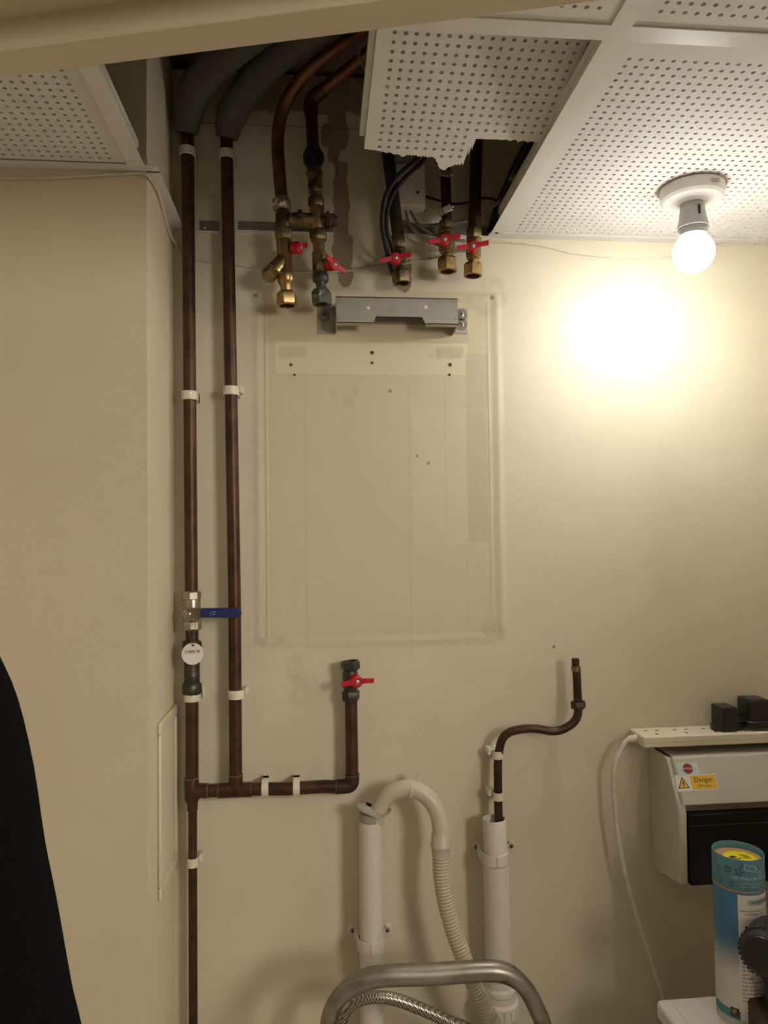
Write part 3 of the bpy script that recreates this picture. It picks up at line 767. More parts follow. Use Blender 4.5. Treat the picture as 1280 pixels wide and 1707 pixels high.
b = MB(); turn(b, *B, DV, [(400,10),(426,9.8)], 18); mesh_obj('pipe', b, M['brass'], vsn)
b = MB(); turn(b, *B, DV, [(420,10),(422,13),(430,13.5),(452,13.5),(458,11)], 8, .39); mesh_obj('isolating_valve', b, M['brass_old'], vsn)
b = MB(); turn(b, *B, DV, hexp(455, 471, 13.5), 8); turn(b, *B, DV, [(468,10),(476,8),(486,8.5)], 16); mesh_obj('compression_nut', b, M['gunmetal'], vsn)
b = MB(); open_nut(b, (521,232), (537,510), DV, 482, 508, 15.5); mesh_obj('union_nut', b, M['patina'], vsn)
b = MB().lathe(P(534,440,DV), (.7,-.7,0), [(.008,.006),(.022,.006)], 12); mesh_obj('valve_stem', b, M['brass_old'], vsn)
butterfly(vsn, P(555,441,DV+.014), (.75,-.75,-.1), (.7,.6,-.28), .024, .0105)

# ------------------------------------------------------------------ three capped drops on the right
def drop(label, pipe_pts, rpipe, ax, nut, body, hub, wing, neck, onut, d, pm='copper_dark', bm='brass'):
    t = thing('valve_drop', label, 'valve', P(ax[1][0], ax[1][1], d), 'copper drops ending in red handled valves')
    pipe(t, PL(pipe_pts), rpipe, pm, n=20)
    b = MB(); turn(b, *ax, d, hexp(nut[0], nut[1], nut[2]), 6, .2); mesh_obj('compression_nut', b, M['brass_old'], t)
    b = MB(); y0, y1, r = body
    turn(b, *ax, d, [(y0, r*.85), (y0+3, r), (y0+7, r), (y0+8, r*.9), (y1-12, r), (y1-7, r), (y1-6, r*.9), (y1-3, r*.92), (y1, neck[2]), (neck[1], neck[2])], 20)
    vb = mesh_obj('isolating_valve', b, M[bm], t)
    b = MB(); open_nut(b, *ax, d, *onut); mesh_obj('union_nut', b, M[bm], t)
    b = MB().lathe(P(*hub, d+.006), (0,-1,0), [(0,.006),(.014,.006)], 12); mesh_obj('valve_stem', b, M['brass_old'], vb)
    butterfly(t, P(*hub, d+.021), (-.05,-1,-.12), P(*wing[1], d+.02)-P(*wing[0], d+.02), wing[2], .0105)
    return t
D1, D2, D3 = .048, .056, .052
drop('leftmost of the three capped copper drops, lowest red handle', [(641,190,D1+.01),(642,220,D1+.006),(665,405,D1)], R22, ((662,392),(670,474)), (394,414,14), (411,444,12), (659,431), ((632,434),(684,424),.028), (440,454,8.5), (450,473,15.5), D1, 'copper_dark', 'brass_old')
drop('middle capped copper drop wrapped with a hose clamp, highest red handle', [(741,190,D2),(742,285,D2),(745,375,D2)], R15*1.25, ((743,368),(746,452)), (369,384,13), (381,424,14), (740,400), ((714,403),(766,393),.028), (420,432,9), (428,453,16), D2)
drop('rightmost of the three capped copper drops beside the ceiling bar', [(797,180,D3),(795,225,D3),(790,390,D3)], R22, ((790,382),(788,460)), (383,399,14.5), (396,434,13), (787,411), ((762,414),(813,406),.028), (430,440,8.5), (438,460,15.5), D3)
# hose clamps
def clamp(x, y, r, d, tilt, label):
    c = P(x, y, d); t = thing('hose_clamp', label, 'hose clamp', c, 'steel hose clamps above the ceiling')
    ax = Vector((tilt, -.25, 1)).normalized()
    b = MB().lathe(c, ax, [(-.005, r*1.0), (-.005, r*1.08), (.005, r*1.08), (.005, r*1.0)], 24, loop=True); mesh_obj('clamp_band', b, M['galv'], t)
    u, v, w = frame(ax, (0,-1,0))
    k = MB(); k.obx(c + u*(r+.004), u, v, w, .008, .017, .012); k.lathe(c + u*(r+.004) + v*.0085, v, [(0,.0042),(.004,.0042)], 6)
    mesh_obj('clamp_screw', k, M['chrome'], t, bevel=.001)
clamp(741, 352, R15*1.35, D2, -.55, 'steel hose clamp hanging askew on the middle copper drop')
clamp(742, 292, R15*1.5, D2, .1, 'steel hose clamp just under the torn tile tip')
clamp(857, 299, .009, .10, .35, 'steel hose clamp round dark cables left of the ceiling bar')
# junction box on the wall
jb0 = P(639, 286); jb1 = P(706, 358)
jt = thing('junction_box', 'white square junction box on the wall behind the leftmost drop', 'junction box', ((jb0.x+jb1.x)/2, 0, jb1.z))
mesh_obj('box_body', MB().bx(jb0.x, jb1.x, -.03, 0, jb1.z, jb0.z), M['white_pvc'], jt, bevel=.003)
mesh_obj('box_lid', MB().bx(jb0.x+.001, jb1.x-.001, -.034, -.0295, jb1.z+.001, jb0.z-.001), M['white_pvc'], jt, bevel=.002)
b = MB().lathe(P(696,321,.033), (0,-1,0), [(0,.0032),(.0015,.0028)], 12); mesh_obj('lid_screw', b, M['brown_plastic'], jt)
# cables in the opening
def cable(pts, r, mat, label, k=8, name='cable', group=None, n=10):
    return tag(mesh_obj(name, MB().tube(spline(PL(pts), k), r, n), M[mat]), label, 'cable', group)
G1 = 'cables in the ceiling opening'
cable([(722,222,.14),(697,262,.13),(660,297,.122),(642,330,.112),(637,375,.10),(645,418,.074),(652,448,.03),(655,456,.004)], .0043, 'cable_black', 'black cable arching round the leftmost drop, outer of two', group=G1)
cable([(734,224,.132),(707,266,.12),(673,299,.11),(651,332,.10),(644,374,.09),(652,408,.07),(660,440,.02),(662,448,.004)], .004, 'cable_black', 'black cable arching round the leftmost drop, inner of two', group=G1)
cable([(676,352,.02),(682,372,.03),(700,392,.034),(730,408,.03),(762,418,.02),(795,415,.014)], .0028, 'cable_grey', 'grey cable looping from the junction box under the middle drop', group=G1)
cable([(684,352,.022),(696,372,.034),(716,388,.038),(745,398,.03),(775,402,.02)], .0028, 'cable_grey', 'second grey cable leaving the junction box, above the looping one', group=G1)
cable([(668,368,.02),(700,376,.024),(740,373,.026),(790,364,.03),(830,338,.05),(868,296,.09)], .003, 'cable_grey', 'pale grey cable crossing level behind the middle and right drops', group=G1)
for i, (o1, lb) in enumerate(((0, 'black cable running down the ceiling bar, closest to the bar'), (9, 'black cable running down beside the ceiling bar, second from the bar'), (17, 'thin black cable farthest left along the ceiling bar'))):
    cable([(905-o1,215,.2-.02*i),(880-o1,262,.13-.014*i),(862-o1,300,.1-.012*i),(842-o1*.9,345,.06-.01*i),(827-o1*.8,388,.022-.004*i)], .0042-.0006*i, 'cable_black', lb, group=G1)
cable([(612,60,.16),(600,82,.15),(602,105,.145),(622,130,.14),(645,150,.13)], .0022, 'cable_grey', 'thin grey cable looping beside the broken tile near the bent pipes', group=G1)
cable([(690,322,.004),(760,340,.02),(810,330,.03),(850,345,.06)], .0022, 'cable_black', 'thin dark cable drooping behind the rightmost drop', group=G1)
# steel wall angle pieces left behind the pipes
def rail(x0, x1, y0, y1, label, screws):
    a = P(x0, y0); c = P(x1, y1)
    t = thing('steel_angle', label, 'metal angle', ((a.x+c.x)/2, 0, c.z), 'cut lengths of wall angle')
    mesh_obj('upright_leg', MB().bx(a.x, c.x, -.0015, 0, c.z, a.z), M['galv_dull'], t)
    mesh_obj('flange', MB().bx(a.x-.004, c.x, -.008, 0, c.z-.002, c.z), M['bar'], t)
    for s in screws: screw_head(t, P(*s, .0015), (0,-1,0), .0035)
rail(333, 366, 368, 388, 'short cut of galvanised wall angle between the two risers', [(340,379)])
rail(397, 556, 369, 390, 'long cut of galvanised wall angle behind the brass valve pair', [(427,381)])
rail(664, 822, 374, 396, 'cut of galvanised wall angle behind the three drops', [])
# thin white telephone cable along the walls
wc_ = cable([(300,416,.003),(330,433,.003),(400,443,.003),(480,453,.003),(560,453,.004),(620,446,.004),(690,437,.004),(745,427,.004),(800,409,.003),(830,403,.003),(900,409,.003),(960,423,.003),(1050,430,.003),(1130,424,.003),(1200,408,.003),(1290,404,.003)], .0019, 'cable_white', 'thin white cable pinned along the back wall below the ceiling')
mesh_obj('cable_clip', MB().lathe(P(1258,405,.0045), (1,0,0), [(-.0018,.0030),(-.0018,.0022),(.0018,.0022),(.0018,.0030)], 12, loop=True).bx(P(1258,405,0).x-.0018, P(1258,405,0).x+.0018, -.006, 0, P(1258,402,0).z, P(1258,398,0).z), M['lamp_grey'], wc_)
cp = [PX(246, 292, XBOX+.004), PX(262, 316, XBOX+.004), PX(272, 350, XBOX+.0035), PX(283, 390, XBOX+.003)] + [P(297,412,.004), P(303,424,.003)]
cf = [P(-30,296,BOXD+.003), P(60,297,BOXD+.003), P(160,292,BOXD+.003), P(225,289,BOXD+.003), P(240,290,BOXD+.003)]
tag(mesh_obj('cable', MB().tube(spline(cf + cp, 6), .0021, 8), M['cable_white']), 'thin white cable round the top corner of the boxed-in column', 'cable')

# ------------------------------------------------------------------ steel hanging bracket
bk = thing('hanging_bracket', 'galvanised steel hanging bracket with notched front screwed to the wall', 'bracket', P(660, 560, 0))
DB = .052
a = P(560, 494, DB); c = P(763, 541, DB); z0, z1 = c.z, a.z; x0, x1 = a.x, c.x
nx0, nx1 = P(621,500,DB).x, P(709,500,DB).x; nx2, nx3 = P(627,500,DB).x, P(703,500,DB).x; nz = P(660,527.5,DB).z
b = MB()
b.prism([(x0,z0),(nx0,z0),(nx2,nz),(nx3,nz),(nx1,z0),(x1,z0),(x1,z1),(x0,z1)], Vector((0,-DB,0)), Vector((1,0,0)), UZ, Vector((0,1,0)), .0016)
mesh_obj('front_plate', b, M['galv'], bk)
b = MB().bx(x0, x1, -DB, -.001, z1-.0016, z1); mesh_obj('top_plate', b, M['galv'], bk)
for lx0, lx1 in ((x0, nx0-.001), (nx1+.001, x1)):
    b = MB(); b.add([(lx0,-DB,z0),(lx1,-DB,z0),(lx1,-DB+.014,z0-.001),(lx0,-DB+.014,z0-.001),(lx0,-DB,z0+.0015),(lx1,-DB,z0+.0015),(lx1,-DB+.014,z0+.0005),(lx0,-DB+.014,z0+.0005)], [(0,1,2,3),(7,6,5,4),(0,4,5,1),(1,5,6,2),(2,6,7,3),(3,7,4,0)])
    mesh_obj('bottom_lip', b, M['galv'], bk)
for cx in (x0, x1-.0016):
    b = MB(); zz = P(660, 556, .01).z
    b.prism([(-.001,zz),(-.016,zz),(-DB+.001,z0),(-DB+.001,z1),(-.001,z1)], Vector((cx,0,0)), Vector((0,1,0)), UZ, Vector((1,0,0)), .0016)
    mesh_obj('side_cheek', b, M['galv'], bk)
b = MB().bx(x0+.002, x1-.002, -.0035, -.0005, P(660,541,0).z, z1-.002); mesh_obj('back_plate', b, M['galv'], bk)
for (ex0, ey0, ex1, ey1) in ((529,514,560,558), (758,514,780,557)):
    a_ = P(ex0, ey0); c_ = P(ex1, ey1); b = MB().bx(a_.x, c_.x, -.0022, 0, c_.z, a_.z); mesh_obj('fixing_foot', b, M['galv'], bk, bevel=.001)
for wx, wy in ((540,527), (769,525), (769,541)):
    p = P(wx, wy, .0022); b = MB().lathe(p, (0,-1,0), [(0,.0112),(.0014,.0108)], 24); mesh_obj('washer', b, M['galv_dull'], bk)
    screw_head(bk, P(wx, wy, .0036), (0,-1,0), .0048)
b = MB()
for hx, hy in ((614,513), (710,512)): b.lathe(P(hx, hy, DB+.0002), (0,-1,0), [(0,.0033),(.0005,.0033)], 16)
mesh_obj('front_hole', b, M['paper'], bk)
b = MB()
for hx, hy in ((564,505),(564,532),(759,503),(759,531)): b.obx(P(hx, hy, DB+.0008), Vector((1,0,0)), UZ, Vector((0,1,0)), .004, .0022, .003)
for hx, hy in ((556,522),(556,548)): b.obx(P(hx, hy, .006), Vector((1,0,0)), UZ, Vector((0,1,0)), .004, .003, .008)
mesh_obj('bend_tab', b, M['galv'], bk)

# ------------------------------------------------------------------ access panel on the side of the boxing
ap0 = PX(262, 1207, XBOX); ap1 = PX(298, 1163, XBOX); ap2 = PX(300, 1417, XBOX); ap3 = PX(265, 1500, XBOX)
ay0, ay1 = ap0.y, min(ap1.y, -.004); az1 = (ap0.z+ap1.z)/2; az0 = (ap2.z+ap3.z)/2
ap = thing('access_panel', 'painted access panel with raised frame on the side of the column', 'access panel', (XBOX, (ay0+ay1)/2, az0))
b = MB(); w = .014; X1 = XBOX + .006
b.bx(XBOX, X1, ay0, ay1, az1-w*1.4, az1).bx(XBOX, X1, ay0, ay1, az0, az0+w*1.4).bx(XBOX, X1, ay0, ay0+w, az0+w*1.4, az1-w*1.4).bx(XBOX, X1, ay1-w, ay1, az0+w*1.4, az1-w*1.4)
mesh_obj('panel_frame', b, M['boxing'], ap, bevel=.003)
mesh_obj('panel_door', MB().bx(XBOX, XBOX+.004, ay0+w+.0012, ay1-w-.0012, az0+w*1.4+.0012, az1-w*1.4-.0012), M['boxing'], ap, bevel=.0015)

# ------------------------------------------------------------------ lamp
lc = PZ(1153, 314, ZCEIL)
lm = thing('ceiling_lamp', 'lit white globe bulb in a batten lampholder under the ceiling tile', 'lamp', (lc.x, lc.y, ZCEIL))
DN = Vector((0,0,-1))
b = MB().lathe(lc, DN, [(-.0008,.047),(.001,.050),(.018,.049),(.022,.045),(.023,.024),(.027,.021)], 40); bs = mesh_obj('lamp_base', b, M['lamp_white'], lm)
b = MB().obx(lc + Vector((.012,-.0485,-.009)), Vector((1,0,0)), Vector((0,1,0)), UZ, .014, .003, .005); mesh_obj('base_slot', b, M['lamp_grey'], bs)
b = MB().lathe(lc, DN, [(.025,.0185),(.030,.0185),(.052,.0215),(.066,.0248),(.067,.0240),(.060,.0215)], 32, False); hd_ = mesh_obj('lampholder', b, M['lamp_grey'], lm)
b = MB().obx(lc + Vector((0,-.0212,-.043)), Vector((1,0,0)), Vector((0,1,0)), UZ, .0035, .002, .015); mesh_obj('holder_slot', b, M['ink'], hd_)
bc = lc + DN*.106
b = MB().lathe(lc, DN, [(.05,.019),(.070,.0195),(.078,.0215)], 28); mesh_obj('bulb_collar', b, M['lamp_grey'], lm)
Rb = .0325; a0 = math.acos(.0225/Rb*0 + .72)
prof = [(.106 - Rb*math.cos(a0 + (PI-a0)*k/14), max(1e-5, Rb*math.sin(a0 + (PI-a0)*k/14))) for k in range(15)]
b = MB().lathe(lc, DN, prof, 28, True); mesh_obj('bulb', b, M['bulb'], lm)

# ------------------------------------------------------------------ waste pipes and drain hose
def bracket(x, y, R, d, ears, label, screwmat='galv_dull'):
    c = P(x, y, d); t = thing('waste_pipe_bracket', label, 'pipe bracket', (c.x, 0, c.z), 'white waste pipe brackets')
    b = MB().lathe(c, UZ, [(-.010, R+.0004), (-.010, R+.0035), (.010, R+.0035), (.010, R+.0004)], 32, loop=True)
    b.obx(c + Vector((0,-(R+.004),0)), Vector((1,0,0)), Vector((0,1,0)), UZ, .004, .003, .019)
    mesh_obj('bracket_band', b, M['white_pvc'], t, bevel=.001)
    for s, (ex, ey) in zip((-1, 1), ears):
        e = P(ex, ey, .004); b = MB()
        b.lathe(Vector((e.x, 0, e.z)), (0,-1,0), [(0,.0085),(.005,.0085),(.006,.0075)], 20)
        b.prism([(e.x - s*.002, -.0001), (e.x - s*.002, -.006), (c.x + s*(R+.001), -d*.55), (c.x + s*(R+.001), -d), (c.x + s*(R+.0045), -d), (c.x+s*(R+.0045), -d*.5), (e.x - s*.001, -.0001)][::1], Vector((0,0,e.z-.007)), Vector((1,0,0)), Vector((0,1,0)), UZ, .014)
        mesh_obj('bracket_ear', b, M['white_pvc'], t)
        screw_head(t, Vector((e.x, -.006, e.z)), (0,-1,0), .0048, mat=screwmat)
DW = .05; RW = .0205
wp = thing('waste_pipe', 'white upright waste pipe with grey seal and drain hook on top', 'pipe', P(618, 1707, DW), 'white waste standpipes')
t0 = P(618, 1368, DW); t1 = P(620, 1640, DW); dirw = (t1-t0).normalized(); endp = t0 + dirw*((t0.z-.12)/-dirw.z)
b = MB().lathe(t0, dirw, [(0,RW*.9),(0,RW),((endp-t0).length,RW)], 32, False)
mesh_obj('pipe_body', b, M['white_pvc'], wp)
b = MB().lathe(t0, -dirw, [(-.02,RW*.88),(.0,RW*.93),(.014,RW*.95),(.016,RW*.8)], 28); mesh_obj('rubber_seal', b, M['rubber_grey'], wp)
# wavy flange of the seal
b = MB(); n_ = 40; cf_ = P(621, 1350, DW); fl = []
for ring_r, dz in ((.6, .006), (1.0, .004), (1.42, .003), (1.42, .0), (.95, -.002)):
    for k in range(n_):
        a_ = 2*PI*k/n_; rr = RW*ring_r*(1 + (.07*math.cos(3*a_+.5) + .06*math.cos(5*a_)) * (1 if ring_r > 1.2 else .2))
        fl.append(cf_ + Vector((rr*math.cos(a_), rr*.92*math.sin(a_), dz - .006*math.cos(a_) + (.004*math.sin(2*a_+1) if ring_r > 1.2 else 0))))
b.add(fl, [(i*n_+k, i*n_+(k+1) % n_, (i+1)*n_+(k+1) % n_, (i+1)*n_+k) for i in range(4) for k in range(n_)])
mesh_obj('seal_flange', b, M['rubber_grey'], wp)
bracket(618, 1571, RW, DW, ((588,1550), (645,1549)), 'white bracket with dark screws on the waste pipe left of the hose')
# hook and corrugated hose
dh = thing('drain_hose', 'pale grey drain hose with moulded hook bend and corrugated tail', 'hose', P(735, 1410, .08))
hk = spline(PL([(624,1372,DW+.002),(633,1345,DW+.006),(650,1323,DW+.012),(672,1315,DW+.016),(692,1316,DW+.02),(714,1330,DW+.024),(729,1354,DW+.028),(735,1385,DW+.03),(735,1400,DW+.03)]), 7)
mesh_obj('hook_bend', MB().tube(hk, .0146, 24), M['grey_pvc'], dh)
rdir = (P(697,1318,DW+.02)-P(682,1315,DW+.018)).normalized()
b = MB().lathe(P(686,1316,DW+.018), rdir, [(-.004,.0148),(-.003,.0166),(.003,.0166),(.004,.0148)], 28); mesh_obj('bend_collar', b, M['grey_pvc'], dh)
tb = P(701, 1309, DW+.006); b = MB()
pol = [(-.014,-.006),(-.0075,.012)] + [(.0078*math.cos(a), .0135+.0078*math.sin(a)) for a in [PI - PI*k/8 for k in range(9)]] + [(.0075,.012),(.015,-.009)]
hol = [(.0035*math.cos(2*PI*k/14), .0135+.0035*math.sin(2*PI*k/14)) for k in range(14)]
b.prism(pol, tb, Vector((1,0,-.1)).normalized(), UZ, Vector((0,-1,0)), .003); mesh_obj('hanging_tab', b, M['grey_pvc'], dh, bevel=.0006)
b = MB().prism(hol, tb + Vector((0,-.0031,0)), Vector((1,0,0)), UZ, Vector((0,-1,0)), .0003); mesh_obj('tab_hole', b, M['cream'], dh)
b = MB(); ca = P(735,1388,DW+.03); cb = P(734.5,1425,DW+.033)
b.lathe(ca, cb-ca, [(0,.0152),(.003,.0164),(.016,.0166),(.018,.0178),(.023,.0178),(.025,.0160),(.036,.0152),(.042,.0135)], 28); mesh_obj('hose_cuff', b, M['grey_pvc'], dh)
hp = spline(PL([(734.5,1420,DW+.033),(735,1450,DW+.036),(740,1490,DW+.042),(752,1540,DW+.052),(770,1590,DW+.062),(790,1640,DW+.07),(808,1680,DW+.075),(835,1735,DW+.08),(850,1800,DW+.08)]), 60)
# even resample, then ribs
ds = [0]
for p, q in zip(hp, hp[1:]): ds.append(ds[-1] + (q-p).length)
tot = ds[-1]; step = .00053; rp_ = []; rr_ = []; i = 0; s_ = 0
while s_ < tot:
    while i < len(ds)-2 and ds[i+1] < s_: i += 1
    f = (s_-ds[i])/max(1e-9, ds[i+1]-ds[i]); rp_.append(hp[i].lerp(hp[i+1], f))
    rr_.append(.0116 + .0028*abs(math.sin(PI*s_/.0053))**.55); s_ += step
mesh_obj('corrugated_hose', MB().tube(rp_, rr_, 24), M['hose_grey'], dh, sharp=80)
# right standpipe, open at the top
DW2 = .048
wq = thing('waste_pipe', 'white open-topped waste pipe with the bent copper pipe inside it', 'pipe', P(828, 1707, DW2), 'white waste standpipes')
u0 = P(823.5, 1364, DW2); u1 = P(827, 1450, DW2); u2 = P(833, 1680, DW2)
dq = (u1-u0).normalized(); b = MB(); ln = (u1-u0).length
b.lathe(u0, dq, [(.14,RW*.90),(.001,RW*.90),(0,RW*.93),(0,RW*.98),(.001,RW*1.0),(ln,RW*1.0)], 36, False); mesh_obj('pipe_body', b, M['white_pvc'], wq)
dq2 = (u2-u1).normalized(); l2 = (u1.z-.12)/-dq2.z
b = MB().lathe(u1, dq2, [(-.012,RW*1.0),(-.012,RW*1.1),(l2,RW*1.1)], 36, False); mesh_obj('pipe_sleeve', b, M['white_pvc'], wq)
b = MB(); turn(b, (833,1600), (835,1707), DW2, [(1640,22),(1644,26),(1650,26.5),(1654,23),(1664,24),(1667,29.5),(1688,30),(1692,27),(1698,24)], 32)
for k in range(16):
    a_ = 2*PI*k/16; p = P(834.5, 1678, DW2) + Vector((math.cos(a_), math.sin(a_), 0))*rp(30, DW2); b.obx(p, Vector((math.cos(a_), math.sin(a_), 0)), Vector((-math.sin(a_), math.cos(a_), 0)), UZ, .003, .003, .016)
mesh_obj('swivel_coupling', b, M['white_pvc'], wq)
bracket(824.5, 1428, RW, DW2, ((794,1411), (851,1409)), 'white bracket with star screws below the open pipe top')
# overflow pipe
ov = thing('overflow_pipe', 'bare S-bent copper pipe dropping into the open white waste pipe', 'pipe', P(830, 1362, .04))
DO = .036
pts = fillet(PL([(832,1400,DO+.006),(830,1330,DO+.002),(829.5,1262,DO),(838,1222,DO+.004),(885,1212,DO+.008),(930,1222,DO+.01),(964,1200,DO+.01),(963,1165,DO+.01),(960.5,1112,DO+.008)]), .05, 8)
pipe(ov, pts, R15, 'copper_dark', n=18)
b = MB(); a_ = P(959.5,1116,DO+.008); c_ = P(959,1098,DO+.008)
b.lathe(a_, c_-a_, [(-.003,.0082),(.006,.0082)], 18); mesh_obj('olive', b, M['brass'], ov)
b = MB().lathe(a_, c_-a_, [(.004,R15*.9),((c_-a_).length,R15*.9),((c_-a_).length,R15*.7),((c_-a_).length-.012,R15*.68),((c_-a_).length-.012,.0003)], 18, False); mesh_obj('pipe_end', b, M['copper_dark'], ov)
nc = P(964, 1176, DO+.01); b = MB().lathe(nc + Vector((0,0,-.006)), Vector((-.05,0,1)), [(0,.011),(.002,.0135),(.012,.0135),(.014,.012)], 6, True, (0.5,-1,0)); mesh_obj('pipe_nut', b, M['copper_dark'], ov)
clip(829.5, 1258, R15, 'v', 'white pipe clip under the bend of the copper overflow pipe', -1, DO, .014)
clip(830, 1327, R15, 'v', 'white pipe clip just above the open waste pipe top', -1, DO+.002, .014)

# ------------------------------------------------------------------ consumer unit, power strip, plugs
xu = P(1083, 1330, 0).x
zt_ = P(1116, 1263, .072).z; zr = P(1134, 1346, .112).z; zf = P(1139, 1360, .118).z; zb_ = P(1137, 1477, .116).z; zbk = P(1088, 1440, 0).z
WU = .29
cu = thing('consumer_unit', 'pale grey fuse box with smoked window and danger label', 'fuse box', (xu+WU/2, 0, zbk))
side = [(0,zbk),(.02,zbk-.004),(.10,zb_-.002),(.112,zb_),(.113,zf),(.108,zr),(.072,zt_),(0,zt_)]
X_, Yn = Vector((1,0,0)), Vector((0,-1,0))
b = MB()
for sx in (xu, xu+WU-.014): mesh_obj('side_cheek', MB().prism(side, Vector((sx,0,0)), Yn, UZ, X_, .014), M['unit'], cu, bevel=.003, seg=3)
b = MB().prism([(0,zr),(.108,zr),(.072,zt_),(0,zt_)], Vector((xu+.002,0,0)), Yn, UZ, X_, WU-.004); top_ = mesh_obj('front_cover', b, M['unit'], cu, bevel=.003, seg=3)
b = MB().prism([(0,zbk),(.06,zb_+.01),(.06,zr+.001),(0,zr+.001)], Vector((xu+.01,0,0)), Yn, UZ, X_, WU-.02); mesh_obj('back_box', b, M['unit_in'], cu)
b = MB().prism([(.02,zbk-.003),(.10,zb_-.001),(.10,zb_+.004),(.02,zbk+.004)], Vector((xu+.01,0,0)), Yn, UZ, X_, WU-.02); mesh_obj('bottom_plate', b, M['unit'], cu)
b = MB().bx(xu+.0155, xu+WU-.0155, -.098, -.06, zf-.004, zr+.0005); mesh_obj('window_hood', b, M['unit_in'], cu)
b = MB().bx(xu+.0155, xu+WU-.0155, -.118, -.1155, zb_, zf).bx(xu+.0155, xu+WU-.0155, -.1155, -.09, zf-.003, zf).bx(xu+.0155, xu+.018, -.1155, -.09, zb_, zf)
wn = mesh_obj('smoked_window', b, M['smoked'], cu, bevel=.001)
mesh_obj('window_rim', MB().bx(xu+.0155, xu+WU-.0155, -.1195, -.118, zf-.019, zf-.017), M['black'], wn)
for k in range(9):
    bx0 = xu+.06+k*.0182; 
    o = mesh_obj('breaker', MB().bx(bx0, bx0+.0172, -.078, -.06, zb_+.03, zf-.016).bx(bx0+.003, bx0+.0142, -.09, -.078, zb_+.045, zf-.034), M['black'] if k % 3 else M['gunmetal'], cu, bevel=.001)
# front slope frame for labels
sl0 = Vector((0,-.108,zr)); sl1 = Vector((0,-.072,zt_)); sv = (sl1-sl0).normalized(); sn = X_.cross(sv); sn = sn if sn.y < 0 else -sn
def on_slope(px, py): return PP(px, py, Vector((0,-.108,zr)), sn)
def card(mb, c, u, v, n, w, h, th=.0004, lift=.0002):
    mb.obx(Vector(c) + n*(lift+th/2), u, v, n, w, h, th)
c1 = on_slope(1146, 1281.5); b = MB(); card(b, c1, X_, sv, sn, .039, .0215); bg = mesh_obj('badge_plate', b, M['pale_print'], cu)
b = MB().lathe(c1 + sn*.0006, sn, [(0,.0088),(.0004,.0088)], 28); mesh_obj('badge_disc', b, M['badge_red'], bg)
b = MB(); text_on(b, 'WYLEX', .0052, c1, X_, sv, sn, .0013); mesh_obj('badge_lettering', b, M['paper'], bg)
c2 = on_slope(1160.5, 1304.5); b = MB(); card(b, c2, X_, sv, sn, .075, .027); dl = mesh_obj('danger_label', b, M['paper'], cu)
b = MB(); card(b, c2 + X_*.0135, X_, sv, sn, .046, .0225, .0003, .0007); mesh_obj('label_panel', b, M['yellow'], dl)
b = MB(); text_on(b, 'Danger', .0118, c2 + X_*.0135 + sv*.0042, X_, sv, sn, .0013); text_on(b, '230 Volts', .0062, c2 + X_*.0135 - sv*.0062, X_, sv, sn, .0013)
tri = [(-.0105,-.0088),(.0105,-.0088),(0,.0105)]
cT = c2 - X_*.0245
b.prism(tri, cT + sn*.0007, X_, sv, sn, .0002); mesh_obj('label_print', b, M['ink'], dl)
b = MB().prism([(x*.78, y*.78-.0006) for x, y in tri], cT + sn*.0009, X_, sv, sn, .0002); mesh_obj('label_triangle', b, M['yellow'], dl)
b = MB().prism([(.0012,.0042),(-.0022,-.0008),(.0002,-.0008),(-.0010,-.0040),(-.0018,-.0036),(-.0004,-.0062),(.0014,-.0040),(.0004,-.0042),(.0022,.0004),(-.0002,.0004),(.0022,.0042)], cT + sn*.0011, X_, sv, sn, .0002); mesh_obj('label_bolt', b, M['ink'], dl)
# power strip lying on the unit
SD0, SD1 = .003, .063
ps0 = P(1072, 1228.5, SD1)
zs1 = ps0.z; zs0 = P(1076, 1247.5, SD1).z; xs0 = P(1068, 1238, .05).x; SDM = (SD0+SD1)/2
ps = thing('power_strip', 'cream multi-socket extension lead fixed to the wall just above the fuse box', 'power strip', (xs0+.2, -.055, zs0))
XS1 = XR - .005
b = MB().bx(xs0, XS1, -SD1, -SD0, zs0, zs1); mesh_obj('strip_body', b, M['strip'], ps, bevel=.003, seg=3)
b = MB().bx(xs0-.0005, XS1, -SD1-.0003, -SD0+.0005, zs0+.0085, zs0+.0094); mesh_obj('seam', b, M['grey_pvc'], ps)
b = MB()
for k in range(4):
    sx = xs0 + .032 + k*.056
    for (ox, oy, wx, wy) in ((0,-.014,.004,.008),(-.011,.008,.0065,.004),(.011,.008,.0065,.004)):
        b.bx(sx+ox-wx/2, sx+ox+wx/2, -SDM+oy-wy/2, -SDM+oy+wy/2, zs1, zs1+.0003)
mesh_obj('socket_slot', b, M['brown_plastic'], ps)
gl0 = Vector((xs0, -SDM, (zs0+zs1)/2)); b = MB(); gdir = Vector((-1,0,-.06))
b.lathe(gl0, gdir, [(0,.0068),(.004,.0068),(.005,.0056),(.007,.0066),(.009,.0056),(.011,.0064),(.013,.0054),(.017,.005)], 16); mesh_obj('cable_gland', b, M['strip'], ps)
cb_ = [gl0 + gdir*.014, P(1040,1240,.036), P(1025,1275,.04), P(1023,1320,.04), P(1031,1400,.04), P(1048,1480,.04), P(1072,1560,.04), P(1105,1660,.045), P(1125,1730,.045)]
e_ = cb_[-1]; cb_ += [Vector((e_.x+.03, e_.y, .5)), Vector((e_.x+.03, e_.y, .1))]
mesh_obj('mains_cable', MB().tube(spline(cb_, 8), .0042, 12), M['cable_white'], ps)
